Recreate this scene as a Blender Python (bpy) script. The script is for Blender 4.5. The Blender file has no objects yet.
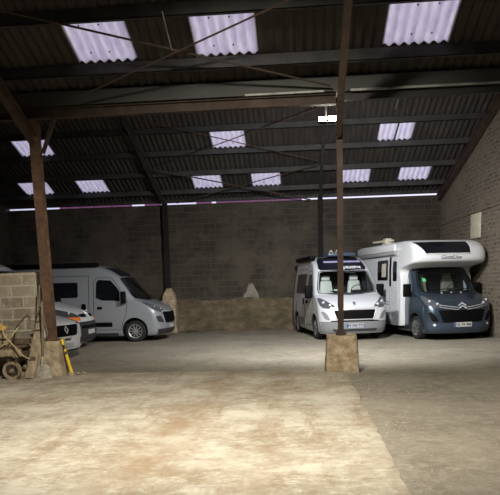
import bpy, bmesh, math, random
from math import sin, cos, pi, radians, sqrt, atan2
from mathutils import Vector, Matrix
from mathutils.bvhtree import BVHTree
random.seed(7)
S = bpy.context.scene
COL = S.collection
V = Vector

# ------------------------------------------------------------------ materials
def pbr(name, col, rough=.6, metal=0, spec=.5, coat=0, emit=None, es=1):
    m = bpy.data.materials.new(name); m.use_nodes = True
    b = m.node_tree.nodes['Principled BSDF']
    b.inputs['Base Color'].default_value = (*col, 1)
    b.inputs['Roughness'].default_value = rough
    b.inputs['Metallic'].default_value = metal
    b.inputs['Specular IOR Level'].default_value = spec
    b.inputs['Coat Weight'].default_value = coat
    if emit:
        b.inputs['Emission Color'].default_value = (*emit, 1)
        b.inputs['Emission Strength'].default_value = es
    return m

def nd(m, t, **kw):
    n = m.node_tree.nodes.new(t)
    for k, v in kw.items():
        if k in ('x',): continue
        setattr(n, k, v)
    return n
def lk(m, a, b): m.node_tree.links.new(a, b)

def noisy(name, stops, scale=3, rough=.8, bump=.2, detail=8, metal=0, stretch=(1, 1, 1), bscale=None, dist=.01, spec=.4):
    """colour ramp driven by noise in object space, with bump"""
    m = pbr(name, stops[0][1], rough, metal, spec)
    b = m.node_tree.nodes['Principled BSDF']
    tc = nd(m, 'ShaderNodeTexCoord'); mp = nd(m, 'ShaderNodeMapping')
    mp.inputs['Scale'].default_value = stretch
    lk(m, tc.outputs['Object'], mp.inputs['Vector'])
    n = nd(m, 'ShaderNodeTexNoise'); n.inputs['Scale'].default_value = scale; n.inputs['Detail'].default_value = detail
    n.inputs['Roughness'].default_value = .65
    lk(m, mp.outputs['Vector'], n.inputs['Vector'])
    r = nd(m, 'ShaderNodeValToRGB')
    cr = r.color_ramp
    while len(cr.elements) < len(stops): cr.elements.new(.5)
    for e, (p, c) in zip(cr.elements, stops): e.position = p; e.color = (*c, 1)
    lk(m, n.outputs['Fac'], r.inputs['Fac']); lk(m, r.outputs['Color'], b.inputs['Base Color'])
    if bump:
        n2 = nd(m, 'ShaderNodeTexNoise'); n2.inputs['Scale'].default_value = bscale or scale * 4; n2.inputs['Detail'].default_value = 6
        lk(m, mp.outputs['Vector'], n2.inputs['Vector'])
        bp = nd(m, 'ShaderNodeBump'); bp.inputs['Strength'].default_value = bump; bp.inputs['Distance'].default_value = dist
        lk(m, n2.outputs['Fac'], bp.inputs['Height']); lk(m, bp.outputs['Normal'], b.inputs['Normal'])
    return m

def mixrgb(m, fac, a, b, mode='MIX'):
    x = nd(m, 'ShaderNodeMix', data_type='RGBA', blend_type=mode)
    for s, v in ((x.inputs['Factor'], fac), (x.inputs[6], a), (x.inputs[7], b)):
        if hasattr(v, 'is_linked') or hasattr(v, 'links'): lk(m, v, s)
        elif isinstance(v, (int, float)): s.default_value = v
        else: s.default_value = (*v, 1)
    return x.outputs[2]

def noise_out(m, vec, scale, detail=6, rough=.6, dist=0):
    n = nd(m, 'ShaderNodeTexNoise'); n.inputs['Scale'].default_value = scale
    n.inputs['Detail'].default_value = detail; n.inputs['Roughness'].default_value = rough
    n.inputs['Distortion'].default_value = dist
    lk(m, vec, n.inputs['Vector']); return n.outputs['Fac']
def ramp_out(m, fac, lo, hi):
    r = nd(m, 'ShaderNodeMapRange'); r.inputs['From Min'].default_value = lo; r.inputs['From Max'].default_value = hi
    lk(m, fac, r.inputs['Value']); return r.outputs['Result']
def mapped(m, scale=(1, 1, 1), rot=(0, 0, 0), loc=(0, 0, 0), src='Object'):
    tc = nd(m, 'ShaderNodeTexCoord'); mp = nd(m, 'ShaderNodeMapping')
    mp.inputs['Scale'].default_value = scale; mp.inputs['Rotation'].default_value = rot; mp.inputs['Location'].default_value = loc
    lk(m, tc.outputs[src], mp.inputs['Vector']); return mp.outputs['Vector']

def block_mat(name, c1, c2, mortar, bw=.45, bh=.22, ms=.012, stains=None, rot=(pi/2, 0, 0), swap=False, bumpd=.015, offs=.5, warp=.03):
    """block wall: brick texture laid in the wall's own x-z (or y-z) plane"""
    m = pbr(name, c1, .9, 0, .2); b = m.node_tree.nodes['Principled BSDF']
    tc = nd(m, 'ShaderNodeTexCoord'); sp = nd(m, 'ShaderNodeSeparateXYZ'); cb = nd(m, 'ShaderNodeCombineXYZ')
    lk(m, tc.outputs['Object'], sp.inputs[0])
    lk(m, sp.outputs['Y' if swap else 'X'], cb.inputs['X']); lk(m, sp.outputs['Z'], cb.inputs['Y'])
    nz = nd(m, 'ShaderNodeTexNoise'); nz.inputs['Scale'].default_value = 4; lk(m, tc.outputs['Object'], nz.inputs['Vector'])
    ad = nd(m, 'ShaderNodeVectorMath', operation='MULTIPLY_ADD')
    ad.inputs[1].default_value = (warp, warp, 0); lk(m, nz.outputs['Color'], ad.inputs[0]); lk(m, cb.outputs[0], ad.inputs[2])
    br = nd(m, 'ShaderNodeTexBrick'); br.offset = offs
    br.inputs['Color1'].default_value = (*c1, 1); br.inputs['Color2'].default_value = (*c2, 1); br.inputs['Mortar'].default_value = (*mortar, 1)
    br.inputs['Scale'].default_value = 1; br.inputs['Mortar Size'].default_value = ms
    br.inputs['Mortar Smooth'].default_value = .3
    br.inputs['Brick Width'].default_value = bw; br.inputs['Row Height'].default_value = bh
    lk(m, ad.outputs[0], br.inputs['Vector'])
    col = br.outputs['Color']
    n1 = noise_out(m, tc.outputs['Object'], 1.1, 8, .65)
    col = mixrgb(m, ramp_out(m, n1, .46, .60), col, stains[0] if stains else c2)
    if stains:
        n2 = noise_out(m, tc.outputs['Object'], 9, 8, .7)
        col = mixrgb(m, ramp_out(m, n2, .5, .75), col, stains[1])
    lk(m, col, b.inputs['Base Color'])
    n3 = noise_out(m, tc.outputs['Object'], 25, 6, .7)
    mt = nd(m, 'ShaderNodeMath', operation='MULTIPLY_ADD'); lk(m, br.outputs['Fac'], mt.inputs[0]); mt.inputs[1].default_value = -.5; lk(m, n3, mt.inputs[2])
    bp = nd(m, 'ShaderNodeBump'); bp.inputs['Strength'].default_value = .7; bp.inputs['Distance'].default_value = bumpd
    lk(m, mt.outputs[0], bp.inputs['Height']); lk(m, bp.outputs['Normal'], b.inputs['Normal'])
    return m

M = {}
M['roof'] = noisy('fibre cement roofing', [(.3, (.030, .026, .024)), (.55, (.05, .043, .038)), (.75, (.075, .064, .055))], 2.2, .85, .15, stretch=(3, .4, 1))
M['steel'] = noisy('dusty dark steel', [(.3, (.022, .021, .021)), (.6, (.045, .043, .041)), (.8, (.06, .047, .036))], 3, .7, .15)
M['gutter'] = noisy('grey green gutter', [(.3, (.032, .033, .029)), (.6, (.055, .055, .048)), (.8, (.085, .08, .066))], 2, .65, .1, stretch=(.3, 1, 1))
M['lip'] = noisy('pale gutter lip', [(.35, (.16, .16, .15)), (.6, (.4, .4, .37))], 3, .6, .1)
M['rust'] = noisy('rusty steel', [(.3, (.055, .035, .024)), (.5, (.11, .062, .037)), (.7, (.19, .105, .06))], 6, .8, .3)
M['rustdark'] = noisy('rusty dark steel', [(.3, (.028, .02, .016)), (.55, (.06, .038, .027)), (.75, (.105, .06, .038))], 4, .8, .3)
M['footing'] = noisy('rough cast concrete', [(.3, (.20, .15, .095)), (.5, (.40, .315, .20)), (.7, (.6, .5, .35))], 5, .95, .9, bscale=14, dist=.04)
M['wood'] = noisy('weathered timber', [(.3, (.2, .15, .095)), (.55, (.36, .285, .185)), (.75, (.5, .41, .28))], 4, .85, .4, stretch=(4, 4, .8))
M['wooddark'] = noisy('oily timber', [(.3, (.06, .045, .03)), (.55, (.14, .10, .065)), (.75, (.24, .18, .12))], 6, .85, .4)
M['iron'] = noisy('old iron', [(.3, (.03, .025, .02)), (.6, (.08, .06, .045))], 8, .7, .3)
M['blacksteel'] = noisy('sooty black steel', [(.3, (.010, .009, .009)), (.7, (.022, .019, .017))], 5, .8, .2, spec=.2)
M['shovel'] = noisy('dusty blade', [(.3, (.22, .19, .15)), (.55, (.42, .38, .31)), (.75, (.6, .56, .48))], 9, .7, .3)
M['handle'] = noisy('worn shaft', [(.3, (.11, .09, .065)), (.7, (.26, .21, .15))], 12, .8, .2, stretch=(1, 1, .2))
M['yellow'] = pbr('yellow paint', (.85, .58, .03), .45)
M['sack'] = noisy('ochre sack', [(.3, (.28, .17, .05)), (.6, (.55, .36, .11))], 12, .8, .5)
M['hose'] = pbr('pale yellow cable', (.55, .45, .22), .6)
M['slatboard'] = noisy('pale board', [(.3, (.45, .42, .30)), (.6, (.60, .56, .42))], 5, .8, .1)
M['blockwall'] = block_mat('concrete blocks', (.31, .265, .19), (.22, .185, .13), (.44, .39, .3), .46, .215, .018, ((.37, .325, .24), (.5, .46, .37)))
M['backwall'] = block_mat('old sooty blocks', (.062, .053, .04), (.042, .036, .029), (.09, .077, .06), .45, .2, .012, ((.09, .077, .058), (.055, .047, .036)))
M['render'] = noisy('rough ochre render', [(.3, (.06, .047, .03)), (.46, (.115, .09, .055)), (.6, (.17, .135, .085)), (.78, (.28, .23, .155))], 1.9, .95, .9, stretch=(1, 1, 1.6), bscale=9, dist=.05)
M['sidewall'] = block_mat('rubble stone wall', (.19, .155, .115), (.10, .08, .06), (.24, .20, .155), .26, .11, .022, ((.22, .18, .135), (.32, .275, .22)), swap=True, bumpd=.07, warp=.11)
M['plaster'] = noisy('pale plaster patch', [(.3, (.14, .125, .10)), (.5, (.24, .22, .18)), (.7, (.32, .3, .25))], 4, .95, .5)
M['white'] = pbr('white van paint', (.66, .67, .69), .32, coat=.5)
M['silver'] = pbr('light grey van paint', (.31, .325, .35), .32, .15, coat=.5)
M['whitecool'] = pbr('clean white paint', (.60, .62, .66), .3, coat=.4)
M['gelcoat'] = pbr('white coachwork', (.70, .71, .72), .4, coat=.2)
M['blue'] = pbr('steel blue paint', (.034, .052, .074), .28, .35, coat=.8)
M['bluedark'] = pbr('dark blue plastic', (.035, .05, .075), .5)
M['greybump'] = pbr('grey bumper', (.22, .225, .235), .5)
M['greydark'] = pbr('charcoal plastic', (.035, .035, .038), .6)
M['black'] = pbr('black plastic', (.003, .003, .0035), .6, 0, .1)
M['blackgloss'] = pbr('black gloss panel', (.012, .011, .02), .12, coat=.5)
M['darkglass'] = pbr('dark tinted glass', (.008, .009, .012), .07, spec=.7)
M['purpleblack'] = pbr('aubergine roof panel', (.010, .010, .020), .4, 0, .3)
M['lilac'] = pbr('lilac reflection', (.48, .46, .72), .4)  # colour of skylights mirrored in the cab roof, put in as paint
M['bluegrey'] = pbr('blue grey hatch', (.06, .085, .13), .35)
M['chrome'] = pbr('chrome', (.8, .8, .82), .3, .45)
M['lampglass'] = pbr('headlamp lens', (.17, .18, .2), .15, .5, coat=.6)
M['lampwhite'] = pbr('headlamp reflector', (.8, .82, .84), .3, .1, coat=.5)
M['orange'] = pbr('orange indicator', (.9, .22, .02), .3, coat=.5)
M['redlens'] = pbr('red marker', (.6, .03, .02), .3)
M['tyre'] = pbr('tyre rubber', (.014, .014, .014), .8)
M['rim'] = pbr('alloy rim', (.32, .32, .33), .35, .7)
M['rimsilver'] = pbr('silver rim', (.5, .5, .5), .35, .6)
M['cavity'] = pbr('dark lining', (.015, .015, .016), .8)
M['dash'] = pbr('dashboard', (.03, .03, .033), .6)
M['cream'] = pbr('cream seat leather', (.62, .62, .58), .5)
M['greycloth'] = pbr('beige seat cloth', (.28, .25, .2), .8)
M['plate'] = pbr('number plate', (.42, .44, .48), .4)
M['platewhite'] = pbr('white number plate', (.62, .62, .6), .4)
M['plateblue'] = pbr('plate blue', (.02, .08, .35), .4)
M['ink'] = pbr('black lettering', (.02, .02, .025), .5)
M['inkgrey'] = pbr('grey lettering', (.12, .12, .13), .5)
M['whiteink'] = pbr('white lettering', (.85, .85, .85), .5)
M['redwhite'] = pbr('red badge', (.65, .05, .08), .5)
M['grass'] = pbr('moss', (.05, .075, .02), .9)
M['awninggrey'] = pbr('grey awning case', (.33, .33, .33), .5)
M['creamplastic'] = pbr('cream plastic', (.62, .58, .46), .5)
M['led'] = pbr('lit led panel', (.9, .9, .9), .4, emit=(1, .97, .86), es=60)
M['sticker'] = pbr('green sticker', (.1, .45, .2), .6)

def glass_mat(name, tint, refl=(1, 1, 1)):
    m = bpy.data.materials.new(name); m.use_nodes = True
    nt = m.node_tree; nt.nodes.remove(nt.nodes['Principled BSDF']); out = nt.nodes['Material Output']
    t = nd(m, 'ShaderNodeBsdfTransparent'); t.inputs[0].default_value = (*tint, 1)
    g = nd(m, 'ShaderNodeBsdfGlossy'); g.inputs['Roughness'].default_value = .03; g.inputs[0].default_value = (*refl, 1)
    lw = nd(m, 'ShaderNodeLayerWeight'); lw.inputs[0].default_value = .5
    pw = nd(m, 'ShaderNodeMath', operation='POWER'); lk(m, lw.outputs['Facing'], pw.inputs[0]); pw.inputs[1].default_value = 4
    f = nd(m, 'ShaderNodeMath', operation='MULTIPLY_ADD'); lk(m, pw.outputs[0], f.inputs[0]); f.inputs[1].default_value = .5; f.inputs[2].default_value = .03
    x = nd(m, 'ShaderNodeMixShader'); lk(m, f.outputs[0], x.inputs[0]); lk(m, t.outputs[0], x.inputs[1]); lk(m, g.outputs[0], x.inputs[2])
    lk(m, x.outputs[0], out.inputs[0]); return m
M['screen'] = glass_mat('windscreen glass', (.92, .95, .95))
M['screendark'] = glass_mat('dim windscreen glass', (.82, .86, .87))

def translucent(name, c1, c2, strn=1.0):
    m = bpy.data.materials.new(name); m.use_nodes = True
    nt = m.node_tree; nt.nodes.remove(nt.nodes['Principled BSDF']); out = nt.nodes['Material Output']
    v = mapped(m, (2.5, 1, 1))
    n = noise_out(m, v, 3.5, 6, .6)
    c = mixrgb(m, ramp_out(m, n, .35, .7), c1, c2)
    t = nd(m, 'ShaderNodeBsdfTranslucent'); d = nd(m, 'ShaderNodeBsdfDiffuse')
    lk(m, c, t.inputs[0]); lk(m, c, d.inputs[0])
    x = nd(m, 'ShaderNodeMixShader'); x.inputs[0].default_value = .25
    lk(m, t.outputs[0], x.inputs[1]); lk(m, d.outputs[0], x.inputs[2]); lk(m, x.outputs[0], out.inputs[0]); return m
M['grp'] = translucent('translucent roof sheet', (.97, .96, .97), (.84, .80, .87))
M['pinkgrp'] = translucent('pinkish translucent strip', (.62, .38, .50), (.45, .28, .42))

# floor : packed grey dirt
m = pbr('packed dirt floor', (.2, .18, .15), .95, 0, .2); M['dirt'] = m
b = m.node_tree.nodes['Principled BSDF']; v = mapped(m)
c = mixrgb(m, ramp_out(m, noise_out(m, v, .7, 8, .6), .35, .65), (.20, .175, .132), (.31, .275, .213))
c = mixrgb(m, ramp_out(m, noise_out(m, v, 5, 12, .9), .48, .62), c, (.38, .345, .275))
c = mixrgb(m, ramp_out(m, noise_out(m, v, 14, 10, .95), .55, .66), c, (.48, .44, .36))
c = mixrgb(m, ramp_out(m, noise_out(m, mapped(m, loc=(2, 8, 0)), 13, 10, .95), .54, .64), c, (.13, .105, .075))
c = mixrgb(m, ramp_out(m, noise_out(m, mapped(m, (1, 1.4, 1), loc=(5, 3, 0)), 2.2, 8, .7), .56, .8), c, (.17, .125, .08))
lk(m, c, b.inputs['Base Color'])
bp = nd(m, 'ShaderNodeBump'); bp.inputs['Strength'].default_value = .8; bp.inputs['Distance'].default_value = .02
lk(m, noise_out(m, v, 9, 12, .8), bp.inputs['Height']); lk(m, bp.outputs['Normal'], b.inputs['Normal'])

# floor : worn concrete slab, brown drag stains
m = pbr('worn concrete slab', (.5, .46, .38), .9, 0, .25); M['slab'] = m
b = m.node_tree.nodes['Principled BSDF']; v = mapped(m)
c = mixrgb(m, ramp_out(m, noise_out(m, v, .9, 12, .72), .40, .60), (.28, .228, .155), (.51, .47, .38))
c = mixrgb(m, ramp_out(m, noise_out(m, mapped(m, (.8, 1.2, 1)), 2.6, 14, .85), .50, .62), c, (.27, .205, .13))
c = mixrgb(m, ramp_out(m, noise_out(m, mapped(m, (.9, 1.2, 1), loc=(3, 1, 0)), 4, 14, .95), .50, .58), c, (.56, .525, .435))
c = mixrgb(m, ramp_out(m, noise_out(m, mapped(m, loc=(2, 8, 0)), 16, 12, .95), .55, .64), c, (.22, .17, .11))
# smears dragged in depth, slightly askew
sm = ramp_out(m, noise_out(m, mapped(m, (2.2, .32, 1), (0, 0, radians(-16))), 1.7, 12, .8), .50, .64)
sm2 = ramp_out(m, noise_out(m, mapped(m, loc=(11, 5, 0)), .45, 4, .6), .42, .58)
mu = nd(m, 'ShaderNodeMath', operation='MULTIPLY'); lk(m, sm, mu.inputs[0]); lk(m, sm2, mu.inputs[1])
mu2 = nd(m, 'ShaderNodeMath', operation='MULTIPLY'); lk(m, mu.outputs[0], mu2.inputs[0]); mu2.inputs[1].default_value = .75
c = mixrgb(m, mu2.outputs[0], c, (.23, .155, .085))
# brown tracks that run in depth down the middle of the slab
tc = nd(m, 'ShaderNodeTexCoord'); sp = nd(m, 'ShaderNodeSeparateXYZ'); lk(m, tc.outputs['Object'], sp.inputs[0])
for xc, w, am in ((-1.55, .55, .75), (-.35, .35, .4)):
    a = nd(m, 'ShaderNodeMath', operation='ADD'); lk(m, sp.outputs['X'], a.inputs[0]); a.inputs[1].default_value = -xc
    if xc == -1.55:
        q = nd(m, 'ShaderNodeMath', operation='MULTIPLY_ADD'); lk(m, sp.outputs['Y'], q.inputs[0]); q.inputs[1].default_value = -.02; lk(m, a.outputs[0], q.inputs[2]); a = q
    a2 = nd(m, 'ShaderNodeMath', operation='ABSOLUTE'); lk(m, a.outputs[0], a2.inputs[0])
    r1 = nd(m, 'ShaderNodeMapRange'); lk(m, a2.outputs[0], r1.inputs['Value'])
    r1.inputs['From Min'].default_value = 0; r1.inputs['From Max'].default_value = w; r1.inputs['To Min'].default_value = am; r1.inputs['To Max'].default_value = 0
    r1.interpolation_type = 'SMOOTHSTEP'
    nn = ramp_out(m, noise_out(m, mapped(m, (1.2, .5, 1)), 2.4, 9, .7), .36, .62)
    mu = nd(m, 'ShaderNodeMath', operation='MULTIPLY'); lk(m, r1.outputs[0], mu.inputs[0]); lk(m, nn, mu.inputs[1])
    c = mixrgb(m, mu.outputs[0], c, (.27, .185, .105))
# dirt creeping over the right and far edges
nE = noise_out(m, mapped(m, (1.6, 1, 1)), 2.5, 10, .8)
for ax, e0, e1, am in (('X', .62, 1.15, .75), ('Y', 10.6, 12.4, .6)):
    q = nd(m, 'ShaderNodeMath', operation='MULTIPLY_ADD'); lk(m, nE, q.inputs[0]); q.inputs[1].default_value = 1.3 if ax == 'X' else 2.6; lk(m, sp.outputs[ax], q.inputs[2])
    r1 = nd(m, 'ShaderNodeMapRange'); lk(m, q.outputs[0], r1.inputs['Value']); off_ = .65 if ax == 'X' else 1.3
    r1.inputs['From Min'].default_value = e0+off_; r1.inputs['From Max'].default_value = e1+off_; r1.inputs['To Max'].default_value = am
    c = mixrgb(m, r1.outputs[0], c, (.24, .185, .12))
# cracks and dark blots
vv = nd(m, 'ShaderNodeTexVoronoi', feature='DISTANCE_TO_EDGE'); vv.inputs['Scale'].default_value = .45
nzz = nd(m, 'ShaderNodeTexNoise'); nzz.inputs['Scale'].default_value = 1.5; nzz.inputs['Detail'].default_value = 6; lk(m, tc.outputs['Object'], nzz.inputs['Vector'])
mm = nd(m, 'ShaderNodeVectorMath', operation='MULTIPLY_ADD'); mm.inputs[1].default_value = (.9, .9, 0); lk(m, nzz.outputs['Color'], mm.inputs[0]); lk(m, tc.outputs['Object'], mm.inputs[2])
lk(m, mm.outputs[0], vv.inputs['Vector'])
ck = nd(m, 'ShaderNodeMapRange'); lk(m, vv.outputs['Distance'], ck.inputs['Value']); ck.inputs['From Min'].default_value = 0; ck.inputs['From Max'].default_value = .012; ck.inputs['To Min'].default_value = .45; ck.inputs['To Max'].default_value = 0

c = mixrgb(m, ramp_out(m, noise_out(m, mapped(m, (1, .8, 1), loc=(9, 4, 0)), 1.6, 7, .6), .66, .74), c, (.24, .17, .11))
lk(m, c, b.inputs['Base Color'])
bp = nd(m, 'ShaderNodeBump'); bp.inputs['Strength'].default_value = .6; bp.inputs['Distance'].default_value = .012
lk(m, noise_out(m, v, 11, 10, .75), bp.inputs['Height']); lk(m, bp.outputs['Normal'], b.inputs['Normal'])

# ------------------------------------------------------------------ object helpers
def link(name, bm, mat, parent=None, smooth=35, recalc=True):
    if recalc: bmesh.ops.recalc_face_normals(bm, faces=bm.faces)
    me = bpy.data.meshes.new(name); bm.to_mesh(me); bm.free()
    mats = mat if isinstance(mat, (list, tuple)) else [mat]
    for q in mats: me.materials.append(M[q] if isinstance(q, str) else q)
    if smooth:
        me.polygons.foreach_set('use_smooth', [True] * len(me.polygons))
        me.set_sharp_from_angle(angle=radians(smooth))
    o = bpy.data.objects.new(name, me); COL.objects.link(o)
    if parent is not None: o.parent = parent
    return o
def tag(o, label, cat, group=None):
    o['label'] = label; o['category'] = cat
    if group: o['group'] = group
    return o
def struct(name, bm, mat, smooth=35):
    o = link(name, bm, mat, None, smooth); o['kind'] = 'structure'; return o
def root(name, label, cat, loc=(0, 0, 0), rz=0, group=None, sc=1):
    o = bpy.data.objects.new(name, None); COL.objects.link(o); o.location = loc; o.rotation_euler = (0, 0, rz)
    o.scale = (sc, sc, sc); o.empty_display_size = .2
    return tag(o, label, cat, group)
def B(): return bmesh.new()
def box(bm, x0, x1, y0, y1, z0, z1, bev=0, mat=None, seg=2):
    vs = [bm.verts.new(p) for p in ((x0,y0,z0),(x1,y0,z0),(x1,y1,z0),(x0,y1,z0),(x0,y0,z1),(x1,y0,z1),(x1,y1,z1),(x0,y1,z1))]
    fs = [bm.faces.new([vs[i] for i in q]) for q in ((3,2,1,0),(4,5,6,7),(0,1,5,4),(1,2,6,5),(2,3,7,6),(3,0,4,7))]
    if bev:
        es = list({e for f in fs for e in f.edges})
        bmesh.ops.bevel(bm, geom=es, offset=bev, segments=seg, affect='EDGES', profile=.5)
    if mat is not None:
        for v_ in vs: v_.co = mat @ v_.co
    return vs
def beam(bm, a, b, w, h, up=(0, 0, 1), bev=0):
    """box of width w, height h from a to b"""
    a, b = V(a), V(b); d = (b - a); L = d.length; d.normalize(); u = V(up)
    s = d.cross(u).normalized(); u = s.cross(d)
    t = B(); box(t, 0, L, -w/2, w/2, -h/2, h/2, bev)
    mt = Matrix((( d.x, s.x, u.x, a.x), (d.y, s.y, u.y, a.y), (d.z, s.z, u.z, a.z), (0, 0, 0, 1)))
    t.transform(mt); me = bpy.data.meshes.new('t'); t.to_mesh(me); t.free(); bm.from_mesh(me); bpy.data.meshes.remove(me)
def ibeam(bm, a, b, w, h, tw=.012, tf=.016, up=(0, 0, 1)):
    a, b = V(a), V(b); d = (b - a).normalized(); s = d.cross(V(up)).normalized(); u = s.cross(d)
    beam(bm, a + u*(h/2 - tf/2), b + u*(h/2 - tf/2), w, tf, up)
    beam(bm, a - u*(h/2 - tf/2), b - u*(h/2 - tf/2), w, tf, up)
    beam(bm, a, b, tw, h - 2*tf, up)
def tube(bm, pts, r, n=8, cap=True):
    pts = [V(p) for p in pts]; rings = []
    prev = None
    for i, p in enumerate(pts):
        d = (pts[min(i+1, len(pts)-1)] - pts[max(i-1, 0)]).normalized()
        u = V((0, 0, 1)) if abs(d.z) < .95 else V((0, 1, 0))
        if prev is not None: u = prev
        s = d.cross(u).normalized(); u = s.cross(d); prev = u
        rr = r[i] if isinstance(r, (list, tuple)) else r
        rings.append([bm.verts.new(p + s*cos(2*pi*k/n)*rr + u*sin(2*pi*k/n)*rr) for k in range(n)])
    for a, b in zip(rings, rings[1:]):
        for k in range(n): bm.faces.new((a[k], a[(k+1) % n], b[(k+1) % n], b[k]))
    if cap: bm.faces.new(rings[0][::-1]); bm.faces.new(rings[-1])
def lathe(bm, prof, n=32, axis='y', c=(0, 0, 0), closed=False):
    """prof: (along, radius) pairs revolved about axis through c; open ends are capped"""
    c = V(c); rings = []
    for a, r in prof:
        ring = []
        for k in range(n):
            t = 2*pi*k/n
            p = {'y': (r*cos(t), a, r*sin(t)), 'x': (a, r*cos(t), r*sin(t)), 'z': (r*cos(t), r*sin(t), a)}[axis]
            ring.append(bm.verts.new(c + V(p)))
        rings.append(ring)
    if closed: rings.append(rings[0])
    for a, b in zip(rings, rings[1:]):
        for k in range(n): bm.faces.new((a[k], a[(k+1) % n], b[(k+1) % n], b[k]))
    if not closed: bm.faces.new(rings[0]); bm.faces.new(rings[-1])
def smoothpath(pts, k=6):
    pts = [V(p) for p in pts]; out = []
    P = [pts[0]] + pts + [pts[-1]]
    for i in range(1, len(P)-2):
        for j in range(k):
            t = j/k; a, b, c, d = P[i-1], P[i], P[i+1], P[i+2]
            out.append(.5*((2*b) + (c-a)*t + (2*a-5*b+4*c-d)*t*t + (3*b-a-3*c+d)*t**3))
    out.append(pts[-1]); return out

# ------------------------------------------------------------------ the barn
WX = lambda Y: 4.80 + (22.1 - Y)*.095           # right wall runs slightly outwards
WL = -10.45
YB = 22.1
sl = .376
def z1(Y): return 5.05 + sl*(11.4 - Y) if Y > 6.4 else 6.93 - sl*(6.4 - Y)
def z2(Y): return 4.75 + sl*(21.6 - Y) if Y > 16.5 else 6.668 - .34*(16.5 - Y)
PITCH = .155
def wave(x): return .024*cos(2*pi*x/PITCH)

def sheet(bm, X0, X1, Ya, Yb, zf, thick=.007, over=0.0, dz=0):
    n = max(2, int(round((X1-X0)/PITCH*8))); rows = []
    for Y in (Ya, Yb):
        up = []; lo = []
        for i in range(n+1):
            x = X0 + (X1-X0)*i/n; z = zf(Y) + wave(x) + dz + .03
            lo.append(bm.verts.new((x, Y, z))); up.append(bm.verts.new((x, Y, z+thick)))
        rows.append((lo, up))
    (l0, u0), (l1, u1) = rows
    for i in range(n):
        bm.faces.new((l0[i], l0[i+1], l1[i+1], l1[i])); bm.faces.new((u0[i+1], u0[i], u1[i], u1[i+1]))
        bm.faces.new((u0[i], u0[i+1], l0[i+1], l0[i])); bm.faces.new((l1[i], l1[i+1], u1[i+1], u1[i]))
    for i in (0, n): bm.faces.new((l0[i], l1[i], u1[i], u0[i]))

P2Y = [16.97, 18.05, 19.13, 20.21, 21.29]
P1Y = [7.44, 8.51, 9.58, 10.66]
SKY = [  # X0, X1, row start, row end, slope fn, label
    (-3.59, -2.64, 9.58, 10.66, z1, 'translucent corrugated skylight panel at top left, crossed by a rusty brace rod'),
    (-1.61, -.64, 9.58, 10.66, z1, 'translucent corrugated skylight panel at top centre, nearest row of roof'),
    (1.38, 2.38, 9.58, 10.66, z1, 'largest translucent skylight panel, top right right of the slim post'),
    (-8.42, -7.42, 18.05, 19.13, z2, 'skylight panel partly hidden behind the left rusty post, upper of two'),
    (-2.52, -1.56, 18.05, 19.13, z2, 'small skylight panel with two thin rods crossing over its middle'),
    (2.32, 3.26, 18.05, 19.13, z2, 'skylight panel split by a dark joint, right of the floodlight'),
    (-9.32, -8.36, 20.21, 21.29, z2, 'skylight panel just above the eaves behind the left rusty post, lower of two'),
    (-7.34, -6.42, 20.21, 21.29, z2, 'low skylight panel above the grey camper van at left'),
    (-3.47, -2.54, 20.21, 21.29, z2, 'low skylight panel beside the far left roof post'),
    (-1.52, -.60, 20.21, 21.29, z2, 'low skylight panel above the middle of the back wall'),
    (1.39, 2.28, 20.21, 21.29, z2, 'low skylight panel just right of the slim front post'),
    (3.23, 4.17, 20.21, 21.29, z2, 'low skylight panel at far right above the motorhome'),
]
bm = B()
def row(Ya, Yb, zf, XR):
    holes = sorted([(s[0], s[1]) for s in SKY if abs(s[2]-Ya) < .01 and s[4] is zf])
    x = WL - .2
    for h in holes + [(XR, XR)]:
        if h[0] - x > .02: sheet(bm, x, h[0], Ya, Yb, zf)
        if h[1] > h[0]: sheet(bm, h[0], h[1], Ya, Ya+.16, zf)
        x = h[1]
ys = [-2.6, .1, 2.2, 4.3, 6.4, 7.44, 8.51, 9.58, 10.66, 11.5]
for a, c_ in zip(ys, ys[1:]): row(a, c_, z1, WX(a)+.6)
ys = [11.6, 12.8, 14.2, 15.4, 16.5]
for a, c_ in zip(ys, ys[1:]): sheet(bm, WL-.2, WX(a)+.6, a, c_, z2)
ys = [16.5] + P2Y + [22.16]
for a, c_ in zip(ys, ys[1:]): row(a, c_, z2, WX(a)+.6)
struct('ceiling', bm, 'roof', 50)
for s in SKY:
    bm = B(); sheet(bm, s[0]-.02, s[1]+.02, s[2]+.14, s[3]+.01, s[4], dz=-.012)
    t = root('skylight_panel', s[5], 'skylight', ((s[0]+s[1])/2, s[2], s[4](s[2])), 0, 'translucent skylight panels in the roof')
    o = link('translucent_sheet', bm, 'grp', None, 60); o.data.transform(Matrix.Translation(-V(t.location))); o.parent = t
    bm = B()
    if s[0] == 2.32:
        beam(bm, (2.82, s[2], s[4](s[2])-.005), (2.79, s[3], s[4](s[3])-.005), .045, .02)
        o = link('joint_strip', bm, 'iron', None); o.data.transform(Matrix.Translation(-V(t.location))); o.parent = t; continue
    bm.free()
    for fx in (.33, .67):
        xx = s[0] + (s[1]-s[0])*fx
        xx = round(xx/PITCH - .5)*PITCH + PITCH*.5
        for fy in (.3, .8):
            bm = B(); yy = s[2] + (s[3]-s[2])*fy; zz = s[4](yy) - .006
            lathe(bm, [(zz-.012, .012), (zz+.012, .012)], 8, 'z', (xx, yy, 0))
            o = link('fixing_bolt', bm, 'iron', None); o.data.transform(Matrix.Translation(-V(t.location))); o.parent = t

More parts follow.
